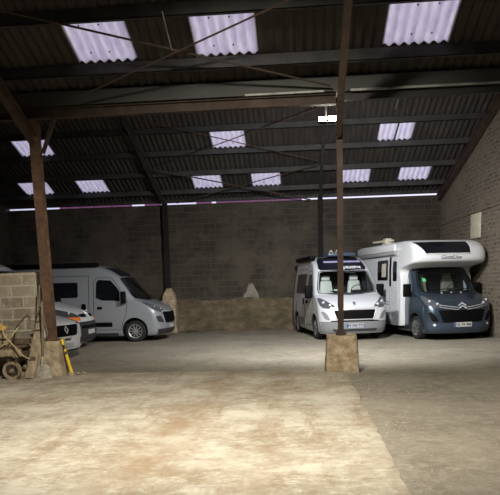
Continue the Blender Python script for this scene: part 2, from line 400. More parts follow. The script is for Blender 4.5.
def purlin(name, Y, zf, d, w, xr, label, mat='steel', grp='steel purlins under the roof'):
    bm = B(); z = zf(Y)
    # Z section purlin
    box(bm, WL+.02, xr, Y, Y+.012, z-d, z-.02)
    box(bm, WL+.02, xr, Y, Y+w, z-d, z-d+.012)
    box(bm, WL+.02, xr, Y+w-.012, Y+w, z-d, z-d+.04)
    o = link(name, bm, mat); tag(o, label, 'purlin', grp); return o
far = 'long dark purlin under the far roof slope, %s'
for Y, s_ in zip(P2Y, ('topmost, near the ridge', 'second down, above the small crossed skylight', 'third down, below the small crossed skylight', 'fourth down, above the lowest row of skylights', 'lowest, below the lowest row of skylights')):
    purlin('purlin', Y, z2, .18, .07, WX(Y)-.02, far % s_)
for Y, s_ in zip(P1Y[1:], ('third from the gutter', 'along the top edge of the large skylights', 'just below the large skylights')):
    purlin('purlin', Y, z1, .2, .08, WX(Y)-.02, 'wide dark purlin under the near roof slope, ' + s_)
bm = B(); box(bm, WL+.02, 4.78, 22.03, 22.08, 4.512, 4.64); struct('trim_2', bm, 'steel')
# valley gutter
bm = B()
zg = 4.86
box(bm, WL+.02, 5.75, 11.22, 11.24, zg, zg+.22); box(bm, WL+.02, 5.75, 11.22, 11.66, zg-.02, zg); box(bm, WL+.02, 5.75, 11.64, 11.66, zg, zg+.08)
t = root('valley_gutter', 'grey green steel valley gutter running right across the barn above the front posts', 'gutter', (0, 11.4, zg))
o = link('channel', bm, 'gutter', None); o.data.transform(Matrix.Translation(-V(t.location))); o.parent = t
bm = B()
box(bm, .9, 5.7, 11.2, 11.225, zg-.035, zg-.0); box(bm, -.9, .45, 11.2, 11.222, zg-.03, zg-.0)
o = link('lip', bm, 'lip', None); o.data.transform(Matrix.Translation(-V(t.location))); o['label'] = 'pale painted lower lip'; o.parent = t
# rusty beam under the gutter, left bays
bm = B(); ibeam(bm, (WL+.02, 11.33, 4.735), (.66, 11.33, 4.735), .13, .17)
o = link('steel_beam', bm, 'rustdark'); tag(o, 'rusty brown beam spanning below the gutter, left of the slim post', 'beam')
bm = B(); beam(bm, (.8, 11.36, 4.77), (5.7, 11.36, 4.77), .1, .12)
o = link('steel_beam', bm, 'steel'); tag(o, 'dark beam below the gutter, right of the slim post', 'beam')

# posts
def post(x, y, zb, zt, w, h, mat, label, plate=True, cat='post', dx=0):
    t = root('steel_post', label, cat, (x, y, zb))
    bm = B(); ibeam(bm, (0, 0, .015), (dx, 0, zt-zb), w, h, .014, .018, up=(0, 1, 0)); link('column', bm, mat, t)
    if plate:
        bm = B(); box(bm, -w*.9, w*.9, -h*.8, h*.8, 0, .03, .005)
        for a in (-1, 1):
            lathe(bm, [(.02, .02), (.06, .02)], 6, 'z', (a*w*.72, -h*.6, 0))
        link('base_plate', bm, mat, t)
    return t
post(-4.69, 11.34, .66, 4.64, .155, .18, 'rust', 'thick rusty post on a concrete footing at the left, beside the block wall', dx=-.06)
post(.72, 11.34, .66, 4.64, .1, .13, 'rustdark', 'slim rusty post on a concrete footing in front of the white camper van')
post(-4.68, 21.92, 1.5, 4.5, .17, .14, 'blacksteel', 'dark far post against the back wall behind the grey camper van', False)
post(.72, 21.92, 0, 4.5, .17, .14, 'blacksteel', 'dark far post against the back wall, behind the white camper van', True)

def footing(name, x, y, w0, w1, d0, d1, h, label, mat='footing', round_top=0, seed=1):
    rnd_ = random.Random(seed); bm = B(); N = 9; L = 7; rings = []
    for j in range(L+1):
        f = j/L; w = w0 + (w1-w0)*f; d = d0 + (d1-d0)*f
        if round_top: k = sqrt(max(0, 1 - max(0, (f-.6)/.4)**2)); w *= .35+.65*k; d *= .35+.65*k
        ring = []
        per = []
        for i in range(N): per.append((-1 + 2*i/N, -1))
        for i in range(N): per.append((1, -1 + 2*i/N))
        for i in range(N): per.append((1 - 2*i/N, 1))
        for i in range(N): per.append((-1, 1 - 2*i/N))
        for px, py in per:
            s_ = .965 if abs(px) == 1 and abs(py) == 1 else 1
            ring.append(bm.verts.new((px*w/2*s_ + rnd_.uniform(-.008, .008), py*d/2*s_ + rnd_.uniform(-.008, .008), h*f + (rnd_.uniform(-.012, .012) if 0 < f else 0))))
        rings.append(ring)
    for a, c_ in zip(rings, rings[1:]):
        for k in range(len(a)): bm.faces.new((a[k], a[(k+1) % len(a)], c_[(k+1) % len(a)], c_[k]))
    bm.faces.new(rings[0][::-1]); bm.faces.new(rings[-1])
    o = link(name, bm, mat, None, 50); o.location = (x, y, 0); tag(o, label, 'footing'); return o
footing('concrete_footing', -4.63, 11.3, .41, .29, .5, .38, .66, 'rough concrete footing under the thick left post', seed=3)
footing('concrete_footing', .73, 11.3, .61, .52, .55, .48, .655, 'rough brown concrete block footing under the slim post', seed=5)
footing('concrete_footing', -4.62, 21.82, .52, .46, .5, .42, 1.55, 'tall rounded concrete casing round the far post beside the grey van nose', round_top=1, seed=6)

# rafters
def rafter(x, pts, w, h, mat, label):
    bm = B()
    for a, c_ in zip(pts, pts[1:]): ibeam(bm, (x(a[0]) if callable(x) else x, *a), (x(c_[0]) if callable(x) else x, *c_), w, h)
    o = link('rafter', bm, mat); tag(o, label, 'rafter', 'sloping steel rafters'); return o
rafter(-4.72, [(11.2, 4.28), (9.6, 5.02), (6.4, 6.3), (1.5, 4.6)], .12, .2, 'rustdark', 'brown rafter rising toward the viewer from the thick left post')
rafter(.69, [(11.22, 4.15), (9.6, 5.0), (6.4, 6.3), (1.5, 4.6)], .1, .16, 'rustdark', 'brown rafter rising toward the viewer from the slim post')
rafter(-4.7, [(11.5, 4.8), (16.5, 6.42), (21.8, 4.5)], .1, .13, 'steel', 'dark far rafter above the far left post')
rafter(.72, [(11.5, 4.8), (16.5, 6.42), (21.8, 4.5)], .1, .13, 'steel', 'dark far rafter behind the floodlight')
rafter(lambda Y: WX(Y)-.12, [(11.7, 4.75), (16.5, 6.38), (21.95, 4.36)], .14, .2, 'rustdark', 'rusty brown rafter along the top of the right stone wall')
bm = B(); beam(bm, (-4.6, 11.3, 4.05), (-4.32, 11.3, 4.7), .05, .06)
o = link('knee_brace', bm, 'rustdark'); tag(o, 'short rusty knee brace at the top of the thick left post', 'brace')

# brace rods
def rod(a, b_, r, label, mat='rustdark'):
    bm = B(); tube(bm, [a, b_], r, 8); o = link('brace_rod', bm, mat); tag(o, label, 'rod', 'cross brace rods under the roof'); return o
def P1(x, Y, d=.26): return (x, Y, z1(Y)-d)
def P2(x, Y, d=.22): return (x, Y, z2(Y)-d)
# (points measured on the roof plane, pulled down along the line of sight)
def down(x, Y, zf, k):
    p = V((x, Y, zf(Y))); c_ = V((0, 0, 1.6)); return tuple(c_ + (p-c_)*k)
rod(down(-4.39, 9.54, z1, .955), down(.58, 11.50, z1, .965), .017, 'long brace rod falling left to right below the large top skylights')
rod(down(-3.85, 11.42, z1, .955), down(.2, 9.55, z1, .955), .015, 'brace rod rising left to right across the top centre skylight')
rod(down(-1.99, 9.75, z1, .955), down(-2.01, 10.5, z1, .955), .008, 'thin hanger rod above the crossing of the large brace rods', 'lip')
rod(down(-4.6, 17.6, z2, .97), down(.6, 20.0, z2, .97), .014, 'far brace rod falling left to right over the small skylight')
rod(down(-4.6, 20.0, z2, .97), down(.6, 17.55, z2, .97), .014, 'far brace rod rising left to right over the small skylight')
rod(down(-4.6, 20.1, z2, .97), down(.4, 22.3, z2, .97), .02, 'lowest brace rod falling left to right above the back wall slit')
rod(down(-4.3, 22.2, z2, .97), down(.6, 20.2, z2, .97), .016, 'lowest brace rod rising left to right above the back wall slit')
rod(down(-5.3, 17.4, z2, .97), down(-4.6, 19.4, z2, .97), .014, 'faint stray rod beside the far left rafter', 'steel')
rod(down(2.66, 17.0, z2, .98), down(2.62, 17.75, z2, .98), .009, 'short pale conduit on the roof above the split skylight', 'lip')

# walls
bm = B(); box(bm, WL-.3, 5.6, YB, YB+.12, 0, 4.462); struct('wall_back', bm, 'backwall')
# rough render skirt at the foot of the back wall: uneven face and top
bm = B(); nx, nz_ = 150, 14; rr = random.Random(4); g = []
from mathutils import noise as mn
for j in range(nz_+1):
    r_ = []
    for i in range(nx+1):
        x = WL + .05 + (4.75-WL-.05)*i/nx; top = 1.13 + .09*mn.noise(V((x*.8, 3, 0))) + .06*mn.noise(V((x*3, 0, 0)))
        z = top*j/nz_; y = YB - .045 - .05*(1-j/nz_) - .03*mn.noise(V((x*2.2, z*2.6, 1)))
        r_.append(bm.verts.new((x, y, z)))
    g.append(r_)
for j in range(nz_):
    for i in range(nx): bm.faces.new((g[j][i], g[j][i+1], g[j+1][i+1], g[j+1][i]))
bk = [bm.verts.new((v_.co.x, YB+.01, v_.co.z)) for v_ in g[-1]]
for i in range(nx): bm.faces.new((g[-1][i], g[-1][i+1], bk[i+1], bk[i]))
struct('baseboard_back', bm, 'render', 60)
# plaster patch on back wall
bm = B(); pts = [(-2.02, 1.08), (-1.44, 1.06), (-1.5, 1.3), (-1.6, 1.5), (-1.68, 1.66), (-1.83, 1.64), (-1.9, 1.38), (-2.0, 1.28)]
f = bm.faces.new([bm.verts.new((x, YB-.0, z)) for x, z in pts]); r_ = bmesh.ops.extrude_face_region(bm, geom=[f])
bmesh.ops.translate(bm, verts=[v_ for v_ in r_['geom'] if isinstance(v_, bmesh.types.BMVert)], vec=(0, -.022, 0))
o = link('plaster_patch', bm, 'plaster', None); tag(o, 'small pale plaster patch on the back wall between the parked vans', 'patch')
# smooth cement area over the block wall
bm = B(); pts = [(-9.95, 0), (-9.95, 4.9), (-10.6, 4.9), (-10.6, 0)]
bm.free()
bm = B(); box(bm, WL-.3, WL, -2.6, YB+.2, 0, 5.0)
for Y0 in (): pass
struct('wall_left', bm, 'sidewall')
# gable infill left and right follow the roof
def gable(bm, xf, th):
    ysl = [-2.6, 0, 3, 6.4, 9, 11.4, 11.5, 14, 16.5, 19, 22.3]
    up = []
    for Y in ysl:
        zt = z1(Y) if Y < 11.45 else z2(Y)
        up.append((Y, zt+.05))
    for (a, za), (b_, zb) in zip(up, up[1:]):
        vs = [bm.verts.new(p) for p in ((xf(a), a, 0), (xf(b_), b_, 0), (xf(b_), b_, zb), (xf(a), a, za), (xf(a)+th, a, 0), (xf(b_)+th, b_, 0), (xf(b_)+th, b_, zb), (xf(a)+th, a, za))]
        for q in ((0,1,2,3),(7,6,5,4),(0,4,5,1),(3,2,6,7)): bm.faces.new([vs[i] for i in q])
        if a == ysl[0]: bm.faces.new([vs[i] for i in (0,3,7,4)])
        if b_ == ysl[-1]: bm.faces.new([vs[i] for i in (1,5,6,2)])
    bmesh.ops.remove_doubles(bm, verts=bm.verts, dist=.001)
bm = B(); gable(bm, lambda Y: WX(Y), .35); struct('wall_right', bm, 'sidewall')
bpy.data.objects.remove(bpy.data.objects['wall_left'])
bm = B(); gable(bm, lambda Y: WL, -.3); struct('wall_left', bm, 'backwall')
# ledge course on the right wall
bm = B()
beam(bm, (WX(22.08)-.015, 22.08, 3.46), (WX(14)-.015, 14, 3.62), .05, .05)
struct('trim_1', bm, 'sidewall')
bm = B(); box(bm, WL-.3, 7.3, -2.9, -2.6, 0, 3.7); struct('wall_front', bm, 'backwall')
# pale board on the right wall
t = root('wall_board', 'pale rectangular board fixed high on the right stone wall above the motorhome', 'board', (WX(18.8)-.01, 18.8, 2.77), -atan2(.095, 1)*-1)
bm = B(); box(bm, -.045, 0, -.36, .36, 0, .7, .006); link('panel', bm, 'slatboard', t)
bm = B()
for yy, zz in ((-.3, .06), (.3, .06), (-.3, .64), (.3, .64)): lathe(bm, [(-.052, .012), (-.04, .012)], 8, 'x', (0, yy, zz))
link('nails', bm, 'iron', t)
# ground
bm = B(); g = []
nx, ny = 60, 90
for j in range(ny+1):
    r_ = []
    for i in range(nx+1):
        x = -11 + 18.3*i/nx; y = -3 + 25.3*j/ny
        z = -.002 + .010*mn.noise(V((x*.7, y*.7, 0)))
        r_.append(bm.verts.new((x, y, z)))
    g.append(r_)
for j in range(ny):
    for i in range(nx): bm.faces.new((g[j][i], g[j][i+1], g[j+1][i+1], g[j+1][i]))
struct('floor', bm, 'dirt', 60)
bm = B(); edge = []
for k in range(90):
    y = -2.6 + (11.4+2.6)*k/89
    edge.append((.80 + .05*mn.noise(V((y*1.3, 0, 0))) + .03*mn.noise(V((y*5, 2, 0))) + (-.0 if y < 11 else -.05), y))
back = [(x, 11.43 + .03*mn.noise(V((x*1.5, 7, 0)))) for x in [.75 - i*.12 for i in range(92)]]
outl = edge + back + [(WL+.02, -2.6)]
f = bm.faces.new([bm.verts.new((x, y, .014)) for x, y in outl])
r_ = bmesh.ops.extrude_face_region(bm, geom=[f]); bmesh.ops.translate(bm, verts=[v_ for v_ in r_['geom'] if isinstance(v_, bmesh.types.BMVert)], vec=(0, 0, -.07))
bmesh.ops.triangulate(bm, faces=[f_ for f_ in bm.faces if len(f_.verts) > 4])
struct('floor', bm, 'slab', 30)
# eave slit: pinkish translucent closer strips in parts of the gap
for i, (a, b_) in enumerate(((-8.55, -5.9), (-5.45, -4.85), (-3.6, -3.05), (-2.9, .1))):
    bm = B(); box(bm, a, b_, YB+.07, YB+.08, 4.472, 4.53)
    o = link('closer_strip', bm, 'pinkgrp')
    tag(o, 'pinkish translucent strip closing the eaves slit, %s' % ('above the grey camper van', 'short piece left of the far left post', 'short piece right of the far left post', 'long piece along the middle of the back wall')[i], 'strip', 'strips in the eaves slit')

# block wall at left
bm = B(); box(bm, WL+.02, -5.03, 11.6, 11.8, 0, 1.95, .006); struct('wall_block', bm, 'blockwall')
bpy.data.objects['wall_block'].name = 'wall_partition'

# grass tuft and pebbles at the back wall
bm = B(); rr = random.Random(12)
for i in range(160):
    x = -3.95 + rr.gauss(0, .22); y = 21.3 + rr.uniform(0, .5); h = rr.uniform(.03, .12); a = rr.uniform(0, 6.28)
    p = [(x-.008*cos(a), y-.008*sin(a), -.01), (x+.008*cos(a), y+.008*sin(a), -.01), (x+rr.uniform(-.05, .05), y+rr.uniform(-.05, .05), h)]
    bm.faces.new([bm.verts.new(q) for q in p])
o = link('grass', bm, 'grass', None, 0, False); tag(o, 'low green weeds at the foot of the back wall beside the grey van nose', 'weeds'); o['kind'] = 'stuff'
M['stone'] = noisy('gravel', [(.3, (.34, .3, .24)), (.7, (.6, .56, .48))], 3, .95, 0)
bm = B(); rr = random.Random(21)
for i in range(260):
    if rr.random() < .6: x = .86 + abs(rr.gauss(0, .25)); y = rr.uniform(4.3, 11)
    else: x = rr.uniform(.9, 4.8); y = rr.uniform(4.3, 12)
    r = rr.uniform(.004, .010); g_ = bmesh.ops.create_icosphere(bm, subdivisions=1, radius=r)
    for v_ in g_['verts']: v_.co = V((x + v_.co.x*rr.uniform(.8, 1.3), y + v_.co.y, r*.3 + v_.co.z*.6))
o = link('gravel', bm, 'stone'); tag(o, 'scattered small stones on the dirt right of the slab', 'gravel'); o['kind'] = 'stuff'

# ------------------------------------------------------------------ vehicles
def catmull(tab, k=4):
    out = []
    for i in range(len(tab)-1):
        a, b_, c_, d = tab[max(i-1, 0)], tab[i], tab[i+1], tab[min(i+2, len(tab)-1)]
        for j in range(k):
            t = j/k
            # z and x blended, kept monotone by clamping to the segment
            v_ = []
            for q in range(3):
                s_ = .5*((2*b_[q]) + (c_[q]-a[q])*t + (2*a[q]-5*b_[q]+4*c_[q]-d[q])*t*t + (3*b_[q]-a[q]-3*c_[q]+d[q])*t**3)
                lo, hi = min(b_[q], c_[q]), max(b_[q], c_[q]); v_.append(min(hi, max(lo, s_)))
            out.append(tuple(v_))
    out.append(tab[-1]); return out

def loft(tab, L, D=.42, n=2.7, rr=.09, rake=0.0, M_=16, K=22, sub=4, Dz=None):
    """closed body from plan outlines stacked in z. tab rows: (z, x of nose, half width)"""
    bm = B(); rings = []
    for z, xf, hw in catmull(tab, sub):
        d = Dz(z) if Dz else D
        xr = -L + rake*z
        half = []
        for i in range(M_+1):
            t = pi/2*i/M_
            half.append((xf - d*(1-cos(t)**(2/n)), hw*sin(t)**(2/n)))
        x0 = xf - d; x1 = xr + rr
        for i in range(1, K+1): half.append((x0 + (x1-x0)*i/K, hw))
        for i in range(1, 5):
            t = pi/2*i/4; half.append((x1 - rr*sin(t), hw - rr*(1-cos(t))))
        pts = half + [(x, -y) for x, y in reversed(half[1:])]
        rings.append([bm.verts.new((x, y, z)) for x, y in pts])
    nn = len(rings[0])
    for a, b_ in zip(rings, rings[1:]):
        for k in range(nn): bm.faces.new((a[k], a[(k+1) % nn], b_[(k+1) % nn], b_[k]))
    bm.faces.new(rings[0][::-1]); bm.faces.new(rings[-1])
    bmesh.ops.remove_doubles(bm, verts=bm.verts, dist=.0004)
    bmesh.ops.triangulate(bm, faces=[f for f in bm.faces if len(f.verts) > 4])
    bmesh.ops.recalc_face_normals(bm, faces=bm.faces)
    return bm

VIEW = {'front': (lambda u, v: (V((3, u, v)), V((-1, 0, 0)))),
        'rear': (lambda u, v: (V((-9, u, v)), V((1, 0, 0)))),
        'left': (lambda u, v: (V((u, 4, v)), V((0, -1, 0)))),
        'right': (lambda u, v: (V((u, -4, v)), V((0, 1, 0)))),
        'top': (lambda u, v: (V((u, v, 5)), V((0, 0, -1))))}
def rnd(poly, r, k=4):
    out = []; n = len(poly)
    for i in range(n):
        a, b_, c_ = V(poly[i-1]), V(poly[i]), V(poly[(i+1) % n])
        u, w = (a-b_), (c_-b_); q = min(r, u.length*.45, w.length*.45)
        p0, p1 = b_ + u.normalized()*q, b_ + w.normalized()*q
        for j in range(k+1):
            t = j/k; out.append(tuple(p0*(1-t)**2 + b_*2*t*(1-t) + p1*t*t))
    return out
def mir(poly): return [(-x, y) for x, y in poly][::-1]

def patch(name, poly, view, bvh, off, mat, parent, thick=.012, step=.07, smooth=40):
    """a panel that follows the body: polygon in the view plane, cast onto the body and given thickness"""
    bm = B(); f = bm.faces.new([bm.verts.new((p[0], p[1], 0)) for p in poly])
    bm.normal_update()
    for ax in (0, 1):
        lo = min(p[ax] for p in poly); hi = max(p[ax] for p in poly); k = int((hi-lo)/step)+1
        for i in range(1, k):
            c_ = lo + (hi-lo)*i/k; co = V((0, 0, 0)); co[ax] = c_; no = V((0, 0, 0)); no[ax] = 1
            bmesh.ops.bisect_plane(bm, geom=list(bm.verts)+list(bm.edges)+list(bm.faces), plane_co=co, plane_no=no)
    bm.verts.ensure_lookup_table(); bm.verts.index_update()
    outer = {}; faces = [[v_.index for v_ in f.verts] for f in bm.faces]; bound = [(e.verts[0].index, e.verts[1].index) for e in bm.edges if len(e.link_faces) == 1]
    P = []
    for v_ in bm.verts:
        o, d = VIEW[view](v_.co.x, v_.co.y); h, nrm, _, _ = bvh.ray_cast(o, d)
        if h is None:
            h, nrm, _, _ = bvh.find_nearest(o + d*(3.2 if view in ('left', 'right') else 3.4))
        if nrm.dot(d) > 0: nrm = -nrm
        P.append((h + nrm*off, h + nrm*(off-thick)))
    bm.free(); nb = B()
    A_ = [nb.verts.new(p[0]) for p in P]; C_ = [nb.verts.new(p[1]) for p in P]
    for f in faces:
        nb.faces.new([A_[i] for i in f]); nb.faces.new([C_[i] for i in reversed(f)])
    for a, c_ in bound: nb.faces.new((A_[a], A_[c_], C_[c_], C_[a]))
    return link(name, nb, mat, parent, smooth)

def surf(bvh, view, u, v, off=0):
    o, d = VIEW[view](u, v); h, nrm, _, _ = bvh.ray_cast(o, d)
    if h is None: h, nrm, _, _ = bvh.find_nearest(o + d*3)
    if nrm.dot(d) > 0: nrm = -nrm
    return h + nrm*off, nrm

def line(name, pts, view, bvh, r, mat, parent, off=.0, n=6):
    """thin seam or trim following the body"""
    P = []
    for a, b_ in zip(pts, pts[1:]):
        k = max(1, int(math.dist(a, b_)/.1))
        for i in range(k): P.append((a[0]+(b_[0]-a[0])*i/k, a[1]+(b_[1]-a[1])*i/k))
    P.append(pts[-1]); bm = B(); tube(bm, [surf(bvh, view, *p, off)[0] for p in P], r, n)
    return link(name, bm, mat, parent)

def lettering(name, txt, size, view, bvh, u, v, mat, parent, off=.004, bold=0, slant=0, ext=.003):
    c_ = bpy.data.curves.new('t', 'FONT'); c_.body = txt; c_.size = size; c_.align_x = 'CENTER'; c_.align_y = 'CENTER'
    c_.extrude = ext; c_.offset = bold; c_.shear = slant
    o = bpy.data.objects.new('t', c_); COL.objects.link(o)
    dg = bpy.context.evaluated_depsgraph_get(); dg.update()
    me = bpy.data.meshes.new_from_object(o.evaluated_get(dg)); bpy.data.objects.remove(o); bpy.data.curves.remove(c_)
    bm = B(); bm.from_mesh(me); bpy.data.meshes.remove(me)
    fx = 1 if view in ('front', 'left') else 1
    for p in bm.verts:
        uu, dz = p.co.x, p.co.z
        if view == 'left': uu = -uu
        q, nr = surf(bvh, view, u+uu, v+p.co.y, off+dz); p.co = q
    return link(name, bm, mat, parent, 0)

def boolean(bm, cutters):
    me = bpy.data.meshes.new('b'); bm.to_mesh(me); o = bpy.data.objects.new('b', me); COL.objects.link(o); cs = []
    for c_ in cutters:
        bmesh.ops.recalc_face_normals(c_, faces=c_.faces)
        m_ = bpy.data.meshes.new('c'); c_.to_mesh(m_); c_.free(); co = bpy.data.objects.new('c', m_); COL.objects.link(co); cs.append(co)
        md = o.modifiers.new('b', 'BOOLEAN'); md.operation = 'DIFFERENCE'; md.object = co; md.solver = 'EXACT'
    dg = bpy.context.evaluated_depsgraph_get(); dg.update()
    r = bpy.data.meshes.new_from_object(o.evaluated_get(dg))
    bpy.data.objects.remove(o)
    for co in cs: bpy.data.objects.remove(co)
    bm.free(); out = B(); out.from_mesh(r); bpy.data.meshes.remove(r); return out
def prism(poly, axis, a, b_):
    bm = B(); mk = {'x': lambda t, p: (t, p[0], p[1]), 'y': lambda t, p: (p[0], t, p[1])}[axis]
    A_ = [bm.verts.new(mk(a, p)) for p in poly]; C_ = [bm.verts.new(mk(b_, p)) for p in poly]; n = len(poly)
    bm.faces.new(A_); bm.faces.new(C_[::-1])
    for i in range(n): bm.faces.new((A_[i], A_[(i+1) % n], C_[(i+1) % n], C_[i]))
    return bm
def cyl(cx_, cz_, r, y0, y1, n=40):
    return prism([(cx_ + r*cos(2*pi*i/n), cz_ + r*sin(2*pi*i/n)) for i in range(n)], 'y', y0, y1)

def wheel(parent, x, y, side, r=.34, w=.22, rim='rim', spokes=8):
    """side -1/+1: outward direction"""
    bm = B(); h = w/2
    lathe(bm, [(-h, r*.66), (-h, r*.9), (-h*.8, r*.985), (-h*.4, r), (h*.4, r), (h*.8, r*.985), (h, r*.9), (h, r*.66), (h*.55, r*.62), (-h*.55, r*.62)], 40, 'y', closed=True)
    t = link('wheel', bm, 'tyre', parent); t.location = (x, y, r)
    bm = B(); s = side
    lathe(bm, [(s*h*.9, r*.70), (s*h*1.02, r*.67), (s*h*.9, r*.60), (s*h*.2, r*.585), (s*h*.2, r*.63)], 32, 'y', closed=True)
    for i in range(spokes):
        a = 2*pi*i/spokes
        beam(bm, (.05*r*cos(a), s*h*.78, .05*r*sin(a)), (r*.63*cos(a), s*h*.80, r*.63*sin(a)), .028, .05 if spokes > 8 else .065, up=(0, 1, 0))
    lathe(bm, [(s*h*.5, r*.16), (s*h*.9, r*.15), (s*h*.95, r*.08)], 20, 'y')
    b3 = B(); lathe(b3, [(s*h*.05, r*.60), (s*h*.15, r*.60)], 28, 'y'); link('brake_disc', b3, 'cavity', t)
    rm = link('rim', bm, rim, t)
    return t

def mirror(parent, x, y, z, side, mat='black', big=True, lens=True):
    bm = B(); hh = .19 if big else .13
    box(bm, -.07, .07, -.11, .11, -hh, hh, .035, None, 3)
    beam(bm, (0, 0, -hh*.6), (.05, -side*.26, -hh*.75), .05, .05)
    o = link('wing_mirror', bm, mat, parent); o.location = (x, y, z)
    bm = B(); box(bm, -.078, -.07, -.085, .085, -hh+.035, hh-.035, .003)
    link('mirror_glass', bm, 'chrome', o)
    return o

DUC = [(.20, -.10, .93), (.27, -.03, .975), (.40, 0, .995), (.60, 0, 1.01), (.78, -.02, 1.02), (.92, -.05, 1.02), (1.03, -.10, 1.015), (1.12, -.20, 1.01), (1.20, -.36, 1.005),
       (1.28, -.56, 1.0), (1.34, -.74, .99), (1.44, -.84, .975), (1.62, -.99, .955), (1.82, -1.16, .925), (2.0, -1.31, .895), (2.10, -1.42, .875), (2.22, -1.60, .855), (2.34, -1.84, .835), (2.43, -2.12, .81), (2.48, -2.4, .77), (2.51, -2.8, .68)]
def reno(H):
    T = [(.18, -.10, .90), (.25, -.03, .95), (.40, 0, .965), (.60, 0, .975), (.74, -.02, .98), (.86, -.06, .98), (.95, -.14, .975), (1.03, -.28, .97), (1.11, -.48, .965), (1.19, -.70, .96), (1.27, -.92, .95), (1.34, -1.02, .94)]
    k = (H-1.34)
    T += [(1.34 + k*f, x, w) for f, x, w in ((.2, -1.16, .925), (.42, -1.34, .895), (.62, -1.54, .865), (.76, -1.76, .84), (.87, -2.02, .81), (.95, -2.3, .76), (1, -2.7, .66))]
    return T
LAMP = [(.58, .955), (.60, 1.02), (.74, 1.12), (.90, 1.235), (.965, 1.25), (.985, 1.16), (.97, 1.03), (.90, .955), (.76, .93)]

def sevel(name, label, loc, rz, sc, L, paint, screen='screen', grille_style='boxer', H=None, cut_side=True, interior='cream', cat='camper van', wb=3.0, rim='rim', top=None):
    """Boxer / Ducato / Jumper shaped cab and van body"""
    t = root(name, label, cat, loc, rz, None, sc)
    tab = [r_ for r_ in DUC if top is None or r_[0] <= top]
    bm = loft(tab, L, Dz=lambda z: .44 if z < 1.1 else (.44 - .10*(min(z, 1.5)-1.1)/.4), n=2.6, rake=.02)
    bvh = BVHTree.FromBMesh(bm)
    xa = -.95; cut = []
    wheels = [xa] if top else [xa, xa-wb]
    for x in wheels:
        for s in (-1, 1): cut.append(cyl(x, .36, .415, s*.68, s*1.4))
    sw = [(-1.30, 1.30), (-1.30, 1.40), (-1.50, 1.74), (-1.70, 1.955), (-2.10, 1.985), (-2.17, 1.9), (-2.19, 1.42), (-2.0, 1.34)]
    ws = [(-.87, 1.38), (-.4, 1.325), (0, 1.31), (.4, 1.325), (.87, 1.38), (.885, 1.50), (.765, 1.99), (.68, 2.03), (0, 2.05), (-.68, 2.03), (-.765, 1.99), (-.885, 1.50)]
    swide = sw
    if screen:
        ins = [(y*.965, 1.70+(z-1.70)*.955) for y, z in ws]
        cut.append(prism(ins, 'x', .5, -2.1 if top else -2.55))
        if cut_side: cut.append(prism([(-1.78+(x+1.78)*.94, 1.66+(z-1.66)*.93) for x, z in sw], 'y', -1.4, 1.4))
    body = boolean(bm, cut)
    for f in body.faces:
        c_ = f.calc_center_median(); _, _, _, d = bvh.find_nearest(c_)
        f.material_index = 1 if d > .014 else 0
    link('body', body, [paint, 'cavity'], t, 30, False)
    # glass
    patch('windscreen', ws, 'front', bvh, .004, screen or 'darkglass', t, .006)
    line('screen_seal', ws + [ws[0]], 'front', bvh, .014, 'black', t)
    for s, vw in ((-1, 'right'), (1, 'left')):
        patch('side_window', sw, vw, bvh, .004, (screen if cut_side and screen else 'darkglass'), t, .006)
        d = [(-1.16, 1.30), (-1.28, 1.36), (-1.47, 1.78), (-1.66, 2.04), (-2.16, 2.06), (-2.26, 1.9), (-2.27, .62), (-2.2, .40), (-1.42, .40), (-1.34, .6), (-1.22, .85)]
        line('door_seam', d + [d[0]], vw, bvh, .007, 'black', t)
        patch('door_handle', rnd([(-2.14, 1.06), (-1.99, 1.06), (-1.99, 1.14), (-2.14, 1.14)], .02), vw, bvh, .03, 'black', t, .04)
        mirror(t, -1.25, s*1.12, 1.42, s)
    for p in (LAMP, mir(LAMP)):
        h = patch('headlamp', p, 'front', bvh, .008, 'lampglass', t, .02, .04)
        sgn = 1 if p is LAMP else -1
        for (u, v_) in ((.70, 1.03), (.86, 1.10)):
            q, nr = surf(bvh, 'front', sgn*u, v_, .012); b2 = B(); bmesh.ops.create_uvsphere(b2, u_segments=16, v_segments=8, radius=.036)
            for w_ in b2.verts: w_.co = q + V((w_.co.x*.3, w_.co.y, w_.co.z))
            link('reflector', b2, 'lampwhite', h)
    return t, bvh

def number_plate(t, bvh, txt, z, u=0, mat='plate', band=True, w=.52, h=.12, off=.012, ink='ink', size=.1):
    p = patch('number_plate', rnd([(u-w/2, z-h/2), (u+w/2, z-h/2), (u+w/2, z+h/2), (u-w/2, z+h/2)], .015), 'front', bvh, off, mat, t, .014)
    if band: patch('country_band', [(u-w/2+.004, z-h/2+.004), (u-w/2+.045, z-h/2+.004), (u-w/2+.045, z+h/2-.004), (u-w/2+.004, z+h/2-.004)], 'front', bvh, off+.003, 'plateblue', p, .003)
    lettering('plate_text', txt, size, 'front', bvh, u+.025, z, ink, p, off+.003, .0015)
    return p

# --- white camper van with dark cab roof (faces the viewer)
t, bv = sevel('camper_van', 'white camper van with dark glazed cab roof and cream seats, parked behind the slim post', (1.50, 17.25, 0), radians(-79.5), .955, 4.62, 'whitecool', screen='screen', wb=2.95)
patch('bumper', rnd([(-.97, .25), (.97, .25), (1.0, .56), (.66, .57), (-.66, .57), (-1.0, .56)], .03), 'front', bv, .01, 'greybump', t, .02)
g = patch('grille', rnd([(-.52, .62), (.52, .62), (.62, .88), (-.62, .88)], .05), 'front', bv, .012, 'black', t, .02)
for z in (.67, .74, .81): line('grille_bar', [(-.52, z), (.52, z)], 'front', bv, .006, 'black', g, .012)
patch('grille_surround', rnd([(-.62, .885), (0, .885), (.62, .885), (.70, .965), (.3, .94), (0, .935), (-.3, .94), (-.70, .965)], .015), 'front', bv, .022, 'chrome', t, .02)
line('chrome_strip', [(-.64, .90), (-.53, .61), (.53, .61), (.64, .90)], 'front', bv, .016, 'chrome', t, .012)
